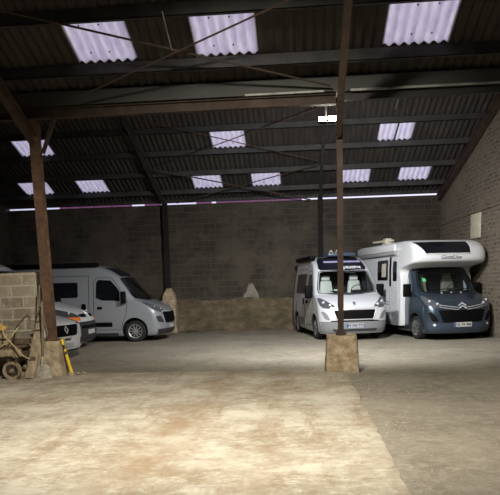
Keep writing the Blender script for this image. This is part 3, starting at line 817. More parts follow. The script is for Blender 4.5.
for s in (1, -1):
    q = rnd([(.72, .60), (.86, .64), (.95, .84), (.90, .86), (.80, .78)], .03)
    patch('fog_lamp_recess', q if s > 0 else mir(q), 'front', bv, .012, 'greybump', t, .015)
patch('air_intake', rnd([(-.62, .285), (.62, .285), (.66, .345), (-.66, .345)], .02), 'front', bv, .016, 'greydark', t, .015)
patch('air_intake', rnd([(-.70, .555), (.70, .555), (.70, .585), (-.70, .585)], .01), 'front', bv, .016, 'black', t, .015)
number_plate(t, bv, 'W 543 TTQ', .44)
# rampant lion badge built from small plates
bl = patch('bonnet_badge', [(-.02, 1.02), (.02, 1.025), (.035, 1.05), (.015, 1.06), (.045, 1.085), (.02, 1.10), (-.01, 1.115), (-.04, 1.10), (-.03, 1.08), (-.05, 1.06), (-.02, 1.055), (-.035, 1.03)], 'front', bv, .012, 'inkgrey', t, .01)
rc = patch('cab_roof_panel', [(-.70, 2.06), (.70, 2.06), (.745, 2.12), (.70, 2.36), (.60, 2.465), (-.60, 2.465), (-.70, 2.36), (-.745, 2.12)], 'front', bv, .012, 'purpleblack', t, .02, .05)
patch('roof_reflection', rnd([(-.52, 2.285), (.66, 2.285), (.63, 2.38), (.605, 2.38), (.605, 2.33), (-.52, 2.33)], .006), 'front', bv, .02, 'lilac', rc, .012, .05)  # skylight reflection on the dark roof panel, painted as a pale lilac strip
lettering('roof_text', 'ROADSTAR', .095, 'front', bv, .33, 2.12, 'whiteink', rc, .016, .004)
q = [(0 + .062*cos(a), 2.12 + .062*sin(a)) for a in [2*pi*i/20 for i in range(20)]]
bg = patch('round_badge', q, 'front', bv, .016, 'whiteink', rc, .006)
patch('badge_mark', [(0 + .05*cos(a), 2.12 + .05*sin(a)) for a in [pi/2 + pi*i/10 for i in range(11)]], 'front', bv, .020, 'redwhite', bg, .005)
# grey side panel, windows, door on the visible side
for vw in ('right', 'left'):
    patch('side_window', rnd([(-2.48, 1.36), (-4.02, 1.36), (-4.02, 1.98), (-2.48, 1.98)], .06), vw, bv, .012, 'darkglass', t, .015)
    patch('sill_panel', rnd([(-2.35, .34), (-3.5, .34), (-3.5, .58), (-2.35, .58)], .02), vw, bv, .012, 'greybump', t, .015)
    line('door_seam', [(-2.42, .45), (-2.42, 2.12), (-3.55, 2.12), (-3.55, .45)], vw, bv, .007, 'black', t)
    patch('door_handle', rnd([(-2.66, 1.02), (-2.52, 1.02), (-2.52, 1.2), (-2.66, 1.2)], .02), vw, bv, .03, 'black', t, .04)
    patch('service_flap', rnd([(-3.68, .72), (-3.9, .72), (-3.9, 1.1), (-3.68, 1.1)], .02), vw, bv, .008, 'greybump', t, .01)
    patch('marker_lamp', rnd([(-2.3, 2.2), (-2.42, 2.2), (-2.42, 2.24), (-2.3, 2.24)], .01), vw, bv, .01, 'greydark', t, .01)
bm = B(); box(bm, -4.45, -1.95, -.92, -.74, 2.40, 2.53, .03); o = link('awning_case', bm, 'black', t)
bm = B(); box(bm, -3.0, -2.1, -.30, .58, 2.50, 2.62, .04); o = link('roof_hatch', bm, 'bluegrey', t)
bm = B()
for y in (-.2, .0, .12): tube(bm, smoothpath([(-2.15, y-.05, 2.61), (-2.15, y, 2.69), (-2.15, y+.06, 2.61)]), .012)
link('hatch_catch', bm, 'creamplastic', o)
bm = B(); tube(bm, [(-.80, -.55, 1.415), (-.86, -.05, 1.44)], .012); tube(bm, [(-.80, .15, 1.405), (-.84, .65, 1.45)], .012); link('wiper', bm, 'black', t)
for x, r_ in ((-.95, 0), (-3.9, 0)):
    for s in (-1, 1): wheel(t, x, s*.87, s)
def cab_inside(t, seatmat, back=-2.4):
    bm = B(); box(bm, -1.30, -.93, -.82, .82, 1.30, 1.37, .02); box(bm, -1.36, -1.1, .22, .62, 1.37, 1.45, .03)
    link('dashboard', bm, 'dash', t)
    for y in (-.45, .45):
        bm = B(); m4 = Matrix.Translation((-1.78, y, 1.22)) @ Matrix.Rotation(radians(-9), 4, 'Y')
        vs = box(bm, -.07, .07, -.25, .25, -.1, .52, .05, None, 3)
        for v_ in bm.verts:
            if v_.co.z > .2: v_.co.y *= .72
        bm.transform(m4); s_ = link('seat', bm, seatmat, t)
        bm = B(); box(bm, -.05, .05, -.14, .14, .53, .70, .04, None, 3); bm.transform(m4); link('headrest', bm, seatmat, s_)
    bm = B(); R_ = .20; pts = [V((-1.42, .45 + R_*cos(a), 1.43 + R_*sin(a)*.8)) for a in [2*pi*i/28 for i in range(29)]]
    for p in pts: p.x -= -(p.z-1.43)*.5
    tube(bm, pts, .014, 6, False); tube(bm, [pts[0], pts[14]], .014, 6); tube(bm, [(-1.42, .45, 1.43), (-1.25, .45, 1.38)], .03)
    link('steering_wheel', bm, 'dash', t)
cab_inside(t, 'cream')
bm = B(); box(bm, -.0, .006, -.11, .11, -.05, .05); o = link('dash_paper', bm, 'platewhite', t); o.location = (-.99, -.28, 1.44); o.rotation_euler = (0, radians(-50), 0)

# --- motorhome : blue cab, white coach
MH = (4.27, 16.78, 0)
t, bv = sevel('motorhome', 'large motorhome with steel blue cab and white overcab body, parked along the right wall', MH, radians(-75), .94, 2.35, 'blue', screen='screendark', top=2.2, cat='motorhome')
patch('bumper', rnd([(-.90, .24), (.90, .24), (.97, .50), (-.97, .50)], .03), 'front', bv, .01, 'bluedark', t, .02)
g = patch('grille', rnd([(-.58, .52), (.58, .52), (.70, .86), (-.70, .86)], .05), 'front', bv, .012, 'black', t, .02)
for z in (.62, .71, .80): line('grille_bar', [(-.6, z), (.6, z)], 'front', bv, .006, 'black', g, .012)
for dz in (0, .06): line('chrome_strip', [(-.66, 1.0-dz), (-.2, .93-dz), (-.12, .93-dz)], 'front', bv, .009, 'chrome', t, .012)
for dz in (0, .06): line('chrome_strip', [(.12, .93-dz), (.2, .93-dz), (.66, 1.0-dz)], 'front', bv, .009, 'chrome', t, .012)
for dz in (0, .075): line('chevron_badge', [(-.11, .90+dz), (0, .965+dz), (.11, .90+dz)], 'front', bv, .02, 'chrome', t, .012)
for s in (1, -1):
    q = rnd([(.70, .54), (.86, .56), (.94, .78), (.88, .82), (.78, .72)], .03)
    patch('fog_lamp_recess', q if s > 0 else mir(q), 'front', bv, .012, 'black', t, .015)
    q = [(s*.80 + .035*cos(a), .45 + .035*sin(a)) for a in [2*pi*i/14 for i in range(14)]]
    patch('fog_lamp', q, 'front', bv, .014, 'lampwhite', t, .01)
number_plate(t, bv, 'EL PX 960', .45, mat='platewhite', off=.018)
patch('green_sticker', rnd([(-.70, 1.66), (-.60, 1.66), (-.60, 1.76), (-.70, 1.76)], .02), 'front', bv, .008, 'sticker', t, .004)
for u in (-.3, 0, .3): patch('washer_jet', rnd([(u-.02, 1.315), (u+.02, 1.315), (u+.02, 1.335), (u-.02, 1.335)], .004), 'front', bv, .02, 'chrome', t, .02)
bm = B(); tube(bm, [(-.80, -.55, 1.415), (-.86, -.05, 1.44)], .012); tube(bm, [(-.80, .15, 1.405), (-.84, .65, 1.45)], .012); link('wiper', bm, 'black', t)
cab_inside(t, 'greycloth')
wheel(t, -.95, -.87, -1); wheel(t, -.95, .87, 1)
CT = [(.36, -1.72, 1.12), (.42, -1.62, 1.15), (1.2, -1.60, 1.15), (1.85, -1.60, 1.15), (2.02, -1.52, 1.15), (2.10, -1.30, 1.15), (2.15, -.95, 1.145), (2.20, -.70, 1.14), (2.28, -.60, 1.14), (2.45, -.58, 1.13), (2.62, -.66, 1.12), (2.76, -.86, 1.10), (2.84, -1.12, 1.07), (2.88, -1.4, 1.0)]
cb = loft(CT, 5.45, n=3.4, rr=.1, Dz=lambda z: .06 if z < 1.8 else .06 + .36*min(1, (z-1.8)/.35))
cbv = BVHTree.FromBMesh(cb)
cb = boolean(cb, [cyl(-4.35, .36, .42, s*.72, s*1.5) for s in (-1, 1)] + [prism([(-.95, .5), (.95, .5), (.86, 1.9), (.8, 2.05), (-.8, 2.05), (-.86, 1.9)], 'x', -1.2, -2.5)])
for f in cb.faces:
    c_ = f.calc_center_median(); _, _, _, d = cbv.find_nearest(c_); f.material_index = 1 if d > .014 else 0
co = link('coach_body', cb, ['gelcoat', 'cavity'], t, 30, False)
wheel(t, -4.35, -.98, -1); wheel(t, -4.35, .98, 1)
wf = patch('overcab_window', rnd([(-1.06, 2.79), (-.84, 2.45), (.52, 2.45), (.55, 2.79)], .03), 'front', cbv, .01, 'darkglass', t, .02)
line('window_rim', [(-1.06, 2.79), (-.84, 2.44), (.52, 2.44), (.56, 2.79)], 'front', cbv, .018, 'gelcoat', wf, .012)
lettering('overcab_text', 'GiottiLine', .155, 'front', cbv, -.08, 2.34, 'inkgrey', t, .004, .001, .15)
for s, vw in ((-1, 'right'), (1, 'left')):
    w_ = patch('coach_window', rnd([(-2.60, 1.74), (-3.42, 1.74), (-3.42, 2.36), (-2.60, 2.36)], .06), vw, cbv, .02, 'darkglass', t, .025)
    patch('blind', rnd([(-2.72, 1.84), (-3.05, 1.84), (-3.05, 2.26), (-2.72, 2.26)], .02), vw, cbv, .024, 'creamplastic', w_, .004)
    line('side_stripe', [(-1.9, 1.05), (-5.2, 1.13)], vw, cbv, .014, 'awninggrey', t)
    line('side_stripe', [(-2.3, .98), (-3.2, 1.0)], vw, cbv, .012, 'inkgrey', t)
    patch('side_skirt', rnd([(-1.75, .38), (-3.8, .38), (-3.8, .62), (-1.75, .82)], .03), vw, cbv, .012, 'greybump', t, .015)
    bm = B(); q, nr = surf(cbv, vw, -2.9, .7, .02); bmesh.ops.create_uvsphere(bm, u_segments=12, v_segments=6, radius=.03)
    for v_ in bm.verts: v_.co = q + V((v_.co.x, v_.co.y*.4, v_.co.z))
    link('side_marker', bm, 'redlens', t)
dr = patch('coach_door', rnd([(-1.82, .52), (-2.42, .52), (-2.42, 2.42), (-1.82, 2.42)], .06), 'right', cbv, .012, 'gelcoat', t, .015)
patch('door_window', rnd([(-1.9, 1.70), (-2.18, 1.70), (-2.18, 2.3), (-1.9, 2.3)], .05), 'right', cbv, .02, 'darkglass', dr, .012)
patch('door_stop_bar', rnd([(-2.32, 1.55), (-2.42, 1.55), (-2.42, 2.44), (-2.32, 2.44)], .03), 'right', cbv, .035, 'black', dr, .03)
line('door_seam', [(-1.80, .5), (-1.80, 2.44), (-2.45, 2.44), (-2.45, .5)], 'right', cbv, .008, 'awninggrey', t)
bm = B(); box(bm, -5.1, -1.95, -1.24, -1.12, 2.60, 2.82, .035); o = link('awning_case', bm, 'gelcoat', t)
bm = B(); box(bm, -5.08, -1.97, -1.22, -1.12, 2.50, 2.60, .01); link('awning_rail', bm, 'awninggrey', o)
bm = B(); box(bm, -3.5, -3.0, -1.0, -.6, 2.84, 2.93, .03); beam(bm, (-4.1, -1.0, 3.0), (-3.1, -.8, 3.0), .16, .06, bev=.01); box(bm, -3.5, -3.25, -.95, -.75, 2.9, 3.08, .02)
link('roof_aerial', bm, 'creamplastic', t)

# --- light grey camper van at left (side on, nose right)
t, bv = sevel('camper_van', 'light grey camper van side on at the left, its nose close to the back wall', (-4.0, 19.04, 0), radians(-2), .94, 5.3, 'silver', screen='darkglass', cut_side=False, wb=3.45)
g = patch('grille', rnd([(-.60, .58), (.60, .58), (.70, .93), (-.70, .93)], .05), 'front', bv, .012, 'black', t, .02)
line('chrome_strip', [(-.66, .95), (0, .93), (.66, .95)], 'front', bv, .014, 'chrome', t, .012)
patch('bumper', rnd([(-.90, .24), (.90, .24), (.93, .40), (-.93, .40)], .03), 'front', bv, .01, 'greydark', t, .02)
for s in (1, -1):
    q = rnd([(.70, .60), (.93, .62), (.97, .80), (.84, .82)], .03)
    patch('fog_lamp_recess', q if s > 0 else mir(q), 'front', bv, .012, 'greydark', t, .015)
number_plate(t, bv, '', .46, mat='platewhite')
patch('cab_roof_panel', [(-.64, 2.08), (.64, 2.08), (.60, 2.36), (-.60, 2.36)], 'front', bv, .012, 'purpleblack', t, .02, .05)
for vw in ('right', 'left'):
    patch('side_window', rnd([(-2.78, 1.44), (-3.62, 1.44), (-3.62, 1.92), (-2.78, 1.92)], .07), vw, bv, .012, 'darkglass', t, .015)
    patch('rub_strip', rnd([(-1.68, .50), (-2.24, .50), (-2.24, .64), (-1.68, .64)], .02), vw, bv, .012, 'black', t, .015)
    patch('rub_strip', rnd([(-2.34, .50), (-3.6, .50), (-3.6, .64), (-2.34, .64)], .02), vw, bv, .012, 'black', t, .015)
    line('door_seam', [(-2.42, .45), (-2.42, 2.12), (-3.62, 2.12), (-3.62, .45)], vw, bv, .007, 'black', t)
    patch('door_handle', rnd([(-2.66, 1.0), (-2.52, 1.0), (-2.52, 1.24), (-2.66, 1.24)], .05), vw, bv, .03, 'black', t, .04)
    patch('sill_panel', rnd([(-1.5, .22), (-3.9, .22), (-3.9, .30), (-1.5, .30)], .02), vw, bv, .012, 'greydark', t, .015)
bm = B(); box(bm, -5.2, -2.1, -.94, -.74, 2.39, 2.53, .03); link('awning_case', bm, 'black', t)
for x in (-.95, -4.4):
    for s in (-1, 1): wheel(t, x, s*.87, s, rim='rimsilver', spokes=10)

# --- two older white vans behind the block wall
def older(name, label, loc, rz, sc, L, H, style):
    t = root(name, label, 'van', loc, rz, None, sc)
    tb = [((.86+(z-.86)*.66 if .86 < z < 1.30 else z), x, w_) for z, x, w_ in reno(H)] if style != 'dark bumper' else reno(H)
    bm = loft(tb, L, Dz=lambda z: .42 + .5*max(0, min(1, (z-.84)/.2))*max(0, min(1, (1.62-z)/.3)), n=2.3, rake=.02); bvh = BVHTree.FromBMesh(bm)
    body = boolean(bm, [cyl(x, .34, .40, s*.66, s*1.4) for x in (-.88, -.88-2.7) for s in (-1, 1)])
    for f in body.faces:
        c_ = f.calc_center_median(); _, _, _, d = bvh.find_nearest(c_); f.material_index = 1 if d > .014 else 0
    link('body', body, ['white', 'cavity'], t, 30, False)
    k = H-1.34; zt = 1.34+k*.72
    ws = [(-.80, 1.33), (0, 1.27), (.80, 1.33), (.82, 1.42), (.68, zt), (0, zt+.03), (-.68, zt), (-.82, 1.42)]
    patch('windscreen', ws, 'front', bvh, .006, 'darkglass', t, .01)
    line('screen_seal', ws + [ws[0]], 'front', bvh, .018, 'black', t)
    for s, vw in ((-1, 'right'), (1, 'left')):
        sw = rnd([(-1.34, 1.25), (-1.62, 1.34+k*.55), (-1.84, 1.34+k*.7), (-2.3, 1.34+k*.7), (-2.32, 1.2)], .06)
        patch('side_window', sw, vw, bvh, .008, 'darkglass', t, .01)
        line('door_seam', [(-1.24, .45), (-1.2, 1.2), (-1.75, 1.34+k*.8), (-2.4, 1.34+k*.8), (-2.42, .45), (-1.24, .45)], vw, bvh, .007, 'black', t)
        mirror(t, -1.3, s*1.1, 1.32, s, 'black', False)
        line('roof_gutter', [(-1.45, 1.34+k*.62), (-1.9, 1.34+k*.86), (-L+.2, 1.34+k*.90)], vw, bvh, .014, 'black', t)
        patch('door_handle', rnd([(-2.3, .98), (-2.16, .98), (-2.16, 1.04), (-2.3, 1.04)], .02), vw, bvh, .03, 'black', t, .04)
    for x in (-.88, -3.58):
        for s in (-1, 1): wheel(t, x, s*.84, s, r=.32, rim='rimsilver', spokes=10)
    def diamond(z, w=.055, h=.08, mat='chrome'):
        line('diamond_badge', [(-w, z), (0, z+h), (w, z), (0, z-h), (-w, z)], 'front', bvh, .013, mat, t, .02)
    if style == 'dark bumper':
        patch('bumper', rnd([(-.95, .22), (.95, .22), (.965, .72), (.6, .74), (-.6, .74), (-.965, .72)], .03), 'front', bvh, .02, 'greydark', t, .03)
        q = rnd([(.14, .86), (.48, .86), (.52, .93), (.14, .95)], .02)
        for p in (q, mir(q)): patch('grille', p, 'front', bvh, .01, 'black', t, .015)
        diamond(.92)
        h = rnd([(.52, .86), (.60, .99), (.80, 1.12), (.93, 1.15), (.972, 1.0), (.965, .86)], .03)
        o_ = rnd([(.56, .77), (.56, .86), (.955, .87), (.965, .78)], .02)
        for p in (h, mir(h)):
            hl = patch('headlamp', p, 'front', bvh, .01, 'lampglass', t, .015, .04)
            sg = 1 if p is h else -1
            for u, v_ in ((.70, .97), (.86, 1.04)):
                q_, nr = surf(bvh, 'front', sg*u, v_, .012); b2 = B(); bmesh.ops.create_uvsphere(b2, u_segments=14, v_segments=8, radius=.055)
                for w_ in b2.verts: w_.co = q_ + V((w_.co.x*.35, w_.co.y, w_.co.z))
                link('reflector', b2, 'lampwhite', hl)
        for p in (o_, mir(o_)): patch('indicator', p, 'front', bvh, .012, 'orange', t, .015, .04)
        number_plate(t, bvh, '', .46, mat='platewhite', off=.03, band=False)
        patch('air_intake', rnd([(-.6, .56), (.6, .56), (.6, .64), (-.6, .64)], .02), 'front', bvh, .024, 'black', t, .01)
    else:
        g = patch('grille', rnd([(-.42, .58), (.42, .58), (.56, .84), (-.56, .84)], .05), 'front', bvh, .014, 'black', t, .02)
        for z in (.64, .72, .8): line('grille_bar', [(-.5, z), (.5, z)], 'front', bvh, .006, 'black', g, .014)
        diamond(.73, .06, .085)
        h = rnd([(.62, .84), (.66, .98), (.86, 1.16), (.93, 1.14), (.96, .92), (.90, .84)], .03)
        for p in (h, mir(h)): patch('headlamp', p, 'front', bvh, .01, 'lampglass', t, .015, .04)
        q = rnd([(.62, .36), (.90, .38), (.92, .54), (.66, .50)], .03)
        for p in (q, mir(q)): patch('fog_lamp_recess', p, 'front', bvh, .01, 'greydark', t, .015, .04)
        lettering('bumper_text', 'RENAULT', .075, 'front', bvh, 0, .50, 'ink', t, .012, .004)
        number_plate(t, bvh, '', .36, mat='plate', off=.012, band=False)
        patch('air_intake', rnd([(-.6, .21), (.6, .21), (.6, .25), (-.6, .25)], .01), 'front', bvh, .012, 'greydark', t, .01)
    return t
older('van', 'white van with dark lower bumper and orange indicator, middle of three vehicles at left', (-5.77, 16.7, 0), radians(1), 1.0, 4.3, 2.08, 'dark bumper')
older('van', 'white van nearest the block wall with black grille, mostly hidden by the thick rusty post', (-5.33, 13.75, 0), radians(-15), .95, 4.35, 2.45, 'white bumper')
# ------------------------------------------------------------------ clutter at the thick post
# wheeled cart
t = root('workshop_cart', 'old wooden workshop cart with a small solid wheel, loaded with junk before the block wall', 'cart', (-5.6, 11.0, 0))
def sh(o, p=(-5.6, 11.0, 0)):
    o.data.transform(Matrix.Translation((-p[0], -p[1], -p[2]))); return o
bm = B(); beam(bm, (-6.5, 10.78, .49), (-5.05, 10.78, .49), .05, .14); box(bm, -5.6, -5.2, 10.74, 10.76, .435, .545, .004)
box(bm, -5.32, -5.2, 10.72, 10.75, .44, .54, .01)
fr = sh(link('front_rail', bm, 'wood', t))
bm = B(); beam(bm, (-6.5, 11.38, .49), (-5.05, 11.38, .49), .05, .14); sh(link('rear_rail', bm, 'wood', t))
for x in (-6.3, -5.15):
    bm = B(); beam(bm, (x, 10.76, .44), (x, 11.4, .44), .09, .09); sh(link('cross_rail', bm, 'wooddark', t))
bm = B()
for i, y in enumerate((10.82, 10.97, 11.12, 11.27)): box(bm, -6.5+.02*i, -5.1-.03*(i % 2), y-.07, y+.065, .565, .60, .004)
sh(link('deck', bm, 'wooddark', t))
for x, y in ((-5.25, 10.8), (-6.25, 10.8), (-5.25, 11.34), (-6.25, 11.34)):
    bm = B(); lathe(bm, [(-.035, .12), (-.04, .165), (.04, .165), (.035, .12), (.01, .115), (-.01, .115)], 36, 'y', closed=True); lathe(bm, [(-.05, .035), (.05, .035)], 14, 'y')
    w_ = link('wheel', bm, 'wood', t); w_.location = (x+5.6, y-11.0, .168)
    bm = B(); lathe(bm, [(-.058, .012), (.058, .012)], 8, 'y'); lathe(bm, [(-.005, .118), (.02, .118)], 24, 'y'); link('hub', bm, 'iron', w_)
    bm = B(); beam(bm, (x-.03, y, .18), (x-.06, y, .42), .03, .07); beam(bm, (x+.05, y, .18), (x+.1, y, .42), .03, .05); sh(link('wheel_bracket', bm, 'iron', t))
# junk on the deck
t = root('timber_offcut', 'thick weathered timber baulk lying on the cart deck', 'timber', (-5.9, 10.9, .6))
bm = B(); box(bm, -.65, .62, -.08, .08, 0, .13, .012); link('baulk', bm, 'wood', t)
t.rotation_euler = (0, 0, radians(3))
bm = B(); beam(bm, (-6.3, 11.15, .67), (-5.05, 11.2, .67), .12, .1, bev=.01); o = link('timber_offcut', bm, 'wooddark'); tag(o, 'dark timber lying behind the pale baulk on the cart', 'timber')
bm = B(); beam(bm, (-6.3, 11.0, .78), (-5.3, 10.95, .79), .3, .09, bev=.02); o = link('timber_offcut', bm, 'wood'); tag(o, 'broad board on top of the baulks on the cart', 'timber')
bm = B(); bmesh.ops.create_icosphere(bm, subdivisions=4, radius=1)
for v_ in bm.verts:
    n = mn.noise(v_.co*2.3)*.22 + mn.noise(v_.co*6)*.06; v_.co *= (1+n); v_.co = V((-5.66 + v_.co.x*.26, 11.0 + v_.co.y*.16, .925 + max(v_.co.z, -.8)*.11))
o = link('sack', bm, 'sack', None, 80); tag(o, 'crumpled ochre yellow sack on top of the cart', 'sack')
bm = B(); tube(bm, smoothpath([(-6.1, 10.74, .70), (-5.7, 10.70, .585), (-5.42, 10.70, .60), (-5.22, 10.69, .75), (-5.12, 10.70, .86), (-5.08, 10.8, .95)], 8), .011)
tube(bm, smoothpath([(-5.37, 10.8, .93), (-5.30, 10.70, .82), (-5.22, 10.69, .73), (-5.08, 10.68, .58), (-4.98, 10.68, .46), (-4.86, 10.7, .39)], 8), .011)
o = link('cable', bm, 'hose'); tag(o, 'pale yellow cable looped over the cart', 'cable')
bm = B(); tube(bm, smoothpath([(-5.22, 10.9, .70), (-5.12, 10.80, .93), (-4.95, 10.78, 1.12), (-4.88, 10.8, 1.17)], 8), .014); tube(bm, smoothpath([(-4.88, 10.8, 1.17), (-4.84, 10.78, 1.08)], 4), .014)
o = link('iron_bar', bm, 'wooddark'); tag(o, 'bent dark bar rising from the cart to the leaning plank', 'bar')
bm = B(); tube(bm, smoothpath([(-5.14, 10.66, .52), (-5.08, 10.66, .36), (-5.04, 10.64, .12), (-5.02, 10.62, .035)], 8), .006)
o = link('wire', bm, 'iron'); tag(o, 'short dark wire hanging off the end of the cart', 'wire')
# leaning plank with cleats
t = root('plank', 'broad weathered plank with cleats leaning on the block wall right of the cart', 'plank', (-4.87, 10.78, 0))
bm = B(); a, b_ = V((-.06, 0, .02)), V((.03, .58, 1.16))
beam(bm, a, b_, .17, .05, up=(0, -1, .5), bev=.006); link('board', bm, 'wood', t)
for f, w_ in ((.88, .03), (.74, .025), (.30, .07)):
    p = a.lerp(b_, f); bm = B(); beam(bm, p + V((-.12 if f > .5 else -.07, -.04, 0)), p + V((.05, -.04, .015)), .03, w_, up=(0, 0, 1)); link('cleat', bm, 'wooddark', t)
bm = B(); beam(bm, (-4.95, 11.02, .02), (-4.93, 11.5, 1.0), .06, .1, up=(0, -1, .5), bev=.006); o = link('plank', bm, 'wooddark'); tag(o, 'narrow dark plank standing in the gap beside the broad plank', 'plank')
# stake
bm = B(); beam(bm, (-4.80, 10.96, .0), (-4.83, 11.03, .62), .13, .06, up=(0, -1, .2), bev=.01); o = link('timber_stake', bm, 'wood'); tag(o, 'short grey timber stake standing between plank and footing', 'stake')
# shovel
t = root('shovel', 'shovel with a dusty pale blade standing against the thick post', 'shovel', (-4.71, 10.86, 0))
bm = B()
rows = [(.0, .155), (.02, .165), (.10, .155), (.19, .135), (.23, .11), (.26, .04)]; g1 = []
for z, w_ in rows:
    g1.append([bm.verts.new((w_*(-1+2*i/8), .0 + z*.22 - .035*(1-(-1+2*i/8)**2), z)) for i in range(9)])
for a, c_ in zip(g1, g1[1:]):
    for i in range(8): bm.faces.new((a[i], a[i+1], c_[i+1], c_[i]))
r_ = bmesh.ops.extrude_face_region(bm, geom=list(bm.faces)); bmesh.ops.translate(bm, verts=[v_ for v_ in r_['geom'] if isinstance(v_, bmesh.types.BMVert)], vec=(0, .006, 0))
link('blade', bm, 'shovel', t)
bm = B(); tube(bm, smoothpath([(0, .03, .2), (-.005, .07, .34), (-.02, .16, .8), (-.04, .28, 1.35)]), [.024]*19); link('shaft', bm, 'handle', t)
bm = B(); tube(bm, [(-.015, .03, .22), (-.004, .06, .40)], .029, 10); link('socket', bm, 'shovel', t)
# wires up the post
bm = B(); tube(bm, smoothpath([(-4.86, 11.2, 1.2), (-4.83, 11.45, 1.6), (-4.86, 11.52, 1.95), (-4.84, 11.55, 2.08), (-4.74, 11.45, 2.16)], 6), .012)
tube(bm, smoothpath([(-4.84, 11.2, .7), (-4.80, 11.18, .95), (-4.76, 11.2, 1.15), (-4.82, 11.2, 1.35), (-4.84, 11.3, 1.7)], 6), .014)
tube(bm, smoothpath([(-4.78, 11.15, .66), (-4.70, 11.17, .8), (-4.74, 11.17, 1.0), (-4.78, 11.18, 1.22)], 6), .013)
o = link('old_rope', bm, 'handle'); tag(o, 'tangled old rope and wire tied round the thick rusty post', 'rope')
# yellow pole
t = root('yellow_pole', 'bright yellow pole leaning against the concrete footing of the thick post', 'pole', (-4.27, 11.16, 0))
bm = B(); tube(bm, [(-.005, 0, .06), (-.10, .03, .40)], .028, 12); link('sleeve', bm, 'yellow', t)
bm = B(); tube(bm, [(-.10, .03, .40), (-.19, .06, .70)], .014, 8); link('rod', bm, 'rustdark', t)
bm = B(); tube(bm, [(-.115, .035, .46), (-.128, .04, .50)], .024, 10); tube(bm, [(-.155, .05, .585), (-.185, .06, .69)], .024, 10); link('yellow_collar', bm, 'yellow', t)
bm = B(); bmesh.ops.create_icosphere(bm, subdivisions=2, radius=.05)
for v_ in bm.verts: v_.co = V((v_.co.x*1.4 - .02, v_.co.y, max(0, v_.co.z + .035)))
link('foot', bm, 'footing', t)
# two stones by the foot
for x, y, r in ((-4.17, 11.2, .04), (-4.10, 11.3, .03)):
    bm = B(); bmesh.ops.create_icosphere(bm, subdivisions=2, radius=r)
    for v_ in bm.verts: v_.co = V((x + v_.co.x*1.3, y + v_.co.y, max(.01, .022 + v_.co.z*.7+r*.5)))
    o = link('stone', bm, 'footing'); tag(o, 'small stone on the floor right of the yellow pole', 'stone', 'stones by the yellow pole')
# ------------------------------------------------------------------ lamps, sky, camera
LP = V((.53, 11.78, 4.52))
t = root('floodlight', 'lit twin head floodlight hanging beside the slim post below the gutter', 'lamp', LP)
bm = B(); beam(bm, (-.02, .04, .02), (-.02, -.20, .33), .03, .03); beam(bm, (-.12, .04, .03), (.12, .04, .03), .03, .03); link('bracket', bm, 'iron', t)
for s in (-1, 1):
    bm = B(); box(bm, -.075, .075, -.03, .03, -.06, .06, .008); bm.transform(Matrix.Rotation(radians(-30), 4, 'X')); h = link('lamp_head', bm, 'black', t); h.location = (s*.085, 0, -.01)
    bm = B(); box(bm, -.065, .065, -.036, -.031, -.05, .05); bm.transform(Matrix.Rotation(radians(-30), 4, 'X')); link('led_panel', bm, 'led', h)
def lamp(name, kind, loc, energy, col, size=.1, target=None, spot=None, blend=.5):
    l = bpy.data.lights.new(name, kind); l.energy = energy; l.color = col
    if kind == 'AREA': l.size = size
    else: l.shadow_soft_size = size
    if spot: l.spot_size = radians(spot); l.spot_blend = blend
    o = bpy.data.objects.new(name, l); COL.objects.link(o); o.location = loc
    if target is not None: o.rotation_euler = (V(target)-V(loc)).to_track_quat('-Z', 'Y').to_euler()
    return o
A_FLOOD, A_NEAR = 2350, 3000
l = lamp('floodlight_beam', 'SPOT', LP + V((0, .12, -.10)), A_FLOOD, (.97, .98, 1), .12, V((1.0, 18.2, .3)), 140, 1)
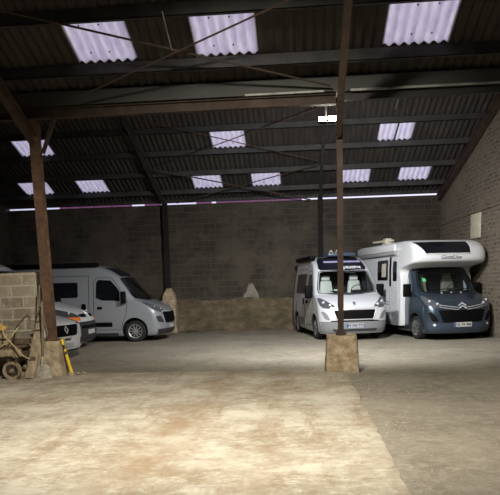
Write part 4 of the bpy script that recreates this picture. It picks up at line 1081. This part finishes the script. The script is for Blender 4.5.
# the lamp by the entrance, over the viewer's head
LN = V((-1.0, 5.4, 5.8))
t = root('entrance_floodlight', 'work lamp fixed under the roof above the entrance side of the slab', 'lamp', LN)
bm = B(); box(bm, -.2, .2, -.14, .14, -.03, .05, .02); link('lamp_head', bm, 'black', t)
bm = B(); box(bm, -.17, .17, -.11, .11, -.036, -.03); link('led_panel', bm, 'led', t)
l3 = lamp('entrance_beam', 'SPOT', LN + V((0, 0, -.08)), A_NEAR, (1, .94, .83), .18, (-.6, 9.3, 0), 116, .6)

w = bpy.data.worlds.new('dusk sky'); S.world = w; w.use_nodes = True
bgn = w.node_tree.nodes['Background']
wn = w.node_tree
def wnode(t_): return wn.nodes.new(t_)
tcw = wnode('ShaderNodeTexCoord'); sx = wnode('ShaderNodeSeparateXYZ'); wn.links.new(tcw.outputs['Generated'], sx.inputs[0])
mrw = wnode('ShaderNodeMapRange'); mrw.inputs['From Min'].default_value = -.9; mrw.inputs['From Max'].default_value = .9
wn.links.new(sx.outputs['X'], mrw.inputs['Value'])
rw = wnode('ShaderNodeValToRGB'); rw.color_ramp.elements[0].color = (.25, .24, .38, 1); rw.color_ramp.elements[1].color = (.97, .94, 1.14, 1)
wn.links.new(mrw.outputs[0], rw.inputs['Fac']); wn.links.new(rw.outputs[0], bgn.inputs[0])
bgn.inputs[1].default_value = 1.45

cam = bpy.data.cameras.new('camera'); co = bpy.data.objects.new('camera', cam); COL.objects.link(co)
yaw, f_, cy_, r_ = radians(4.8), 620.0, 370.0, .0265
p_ = math.atan((cy_-285)/f_)
Fv = V((-sin(yaw)*cos(p_), cos(yaw)*cos(p_), -sin(p_))); R0 = V((cos(yaw), sin(yaw), 0)); U0 = R0.cross(Fv)
Rv = cos(r_)*R0 - sin(r_)*U0; Uv = cos(r_)*U0 + sin(r_)*R0
co.matrix_world = Matrix(((Rv.x, Uv.x, -Fv.x, 0), (Rv.y, Uv.y, -Fv.y, 0), (Rv.z, Uv.z, -Fv.z, 1.6), (0, 0, 0, 1)))
cam.sensor_fit = 'HORIZONTAL'; cam.sensor_width = 36; cam.lens = f_/500*36; cam.shift_x = 0; cam.shift_y = (cy_-247.5)/500
cam.clip_start = .05
S.camera = co
vs_ = S.view_settings; vs_.view_transform = 'Standard'; vs_.look = 'None'; vs_.exposure = 0; vs_.gamma = 1; vs_.use_curve_mapping = False
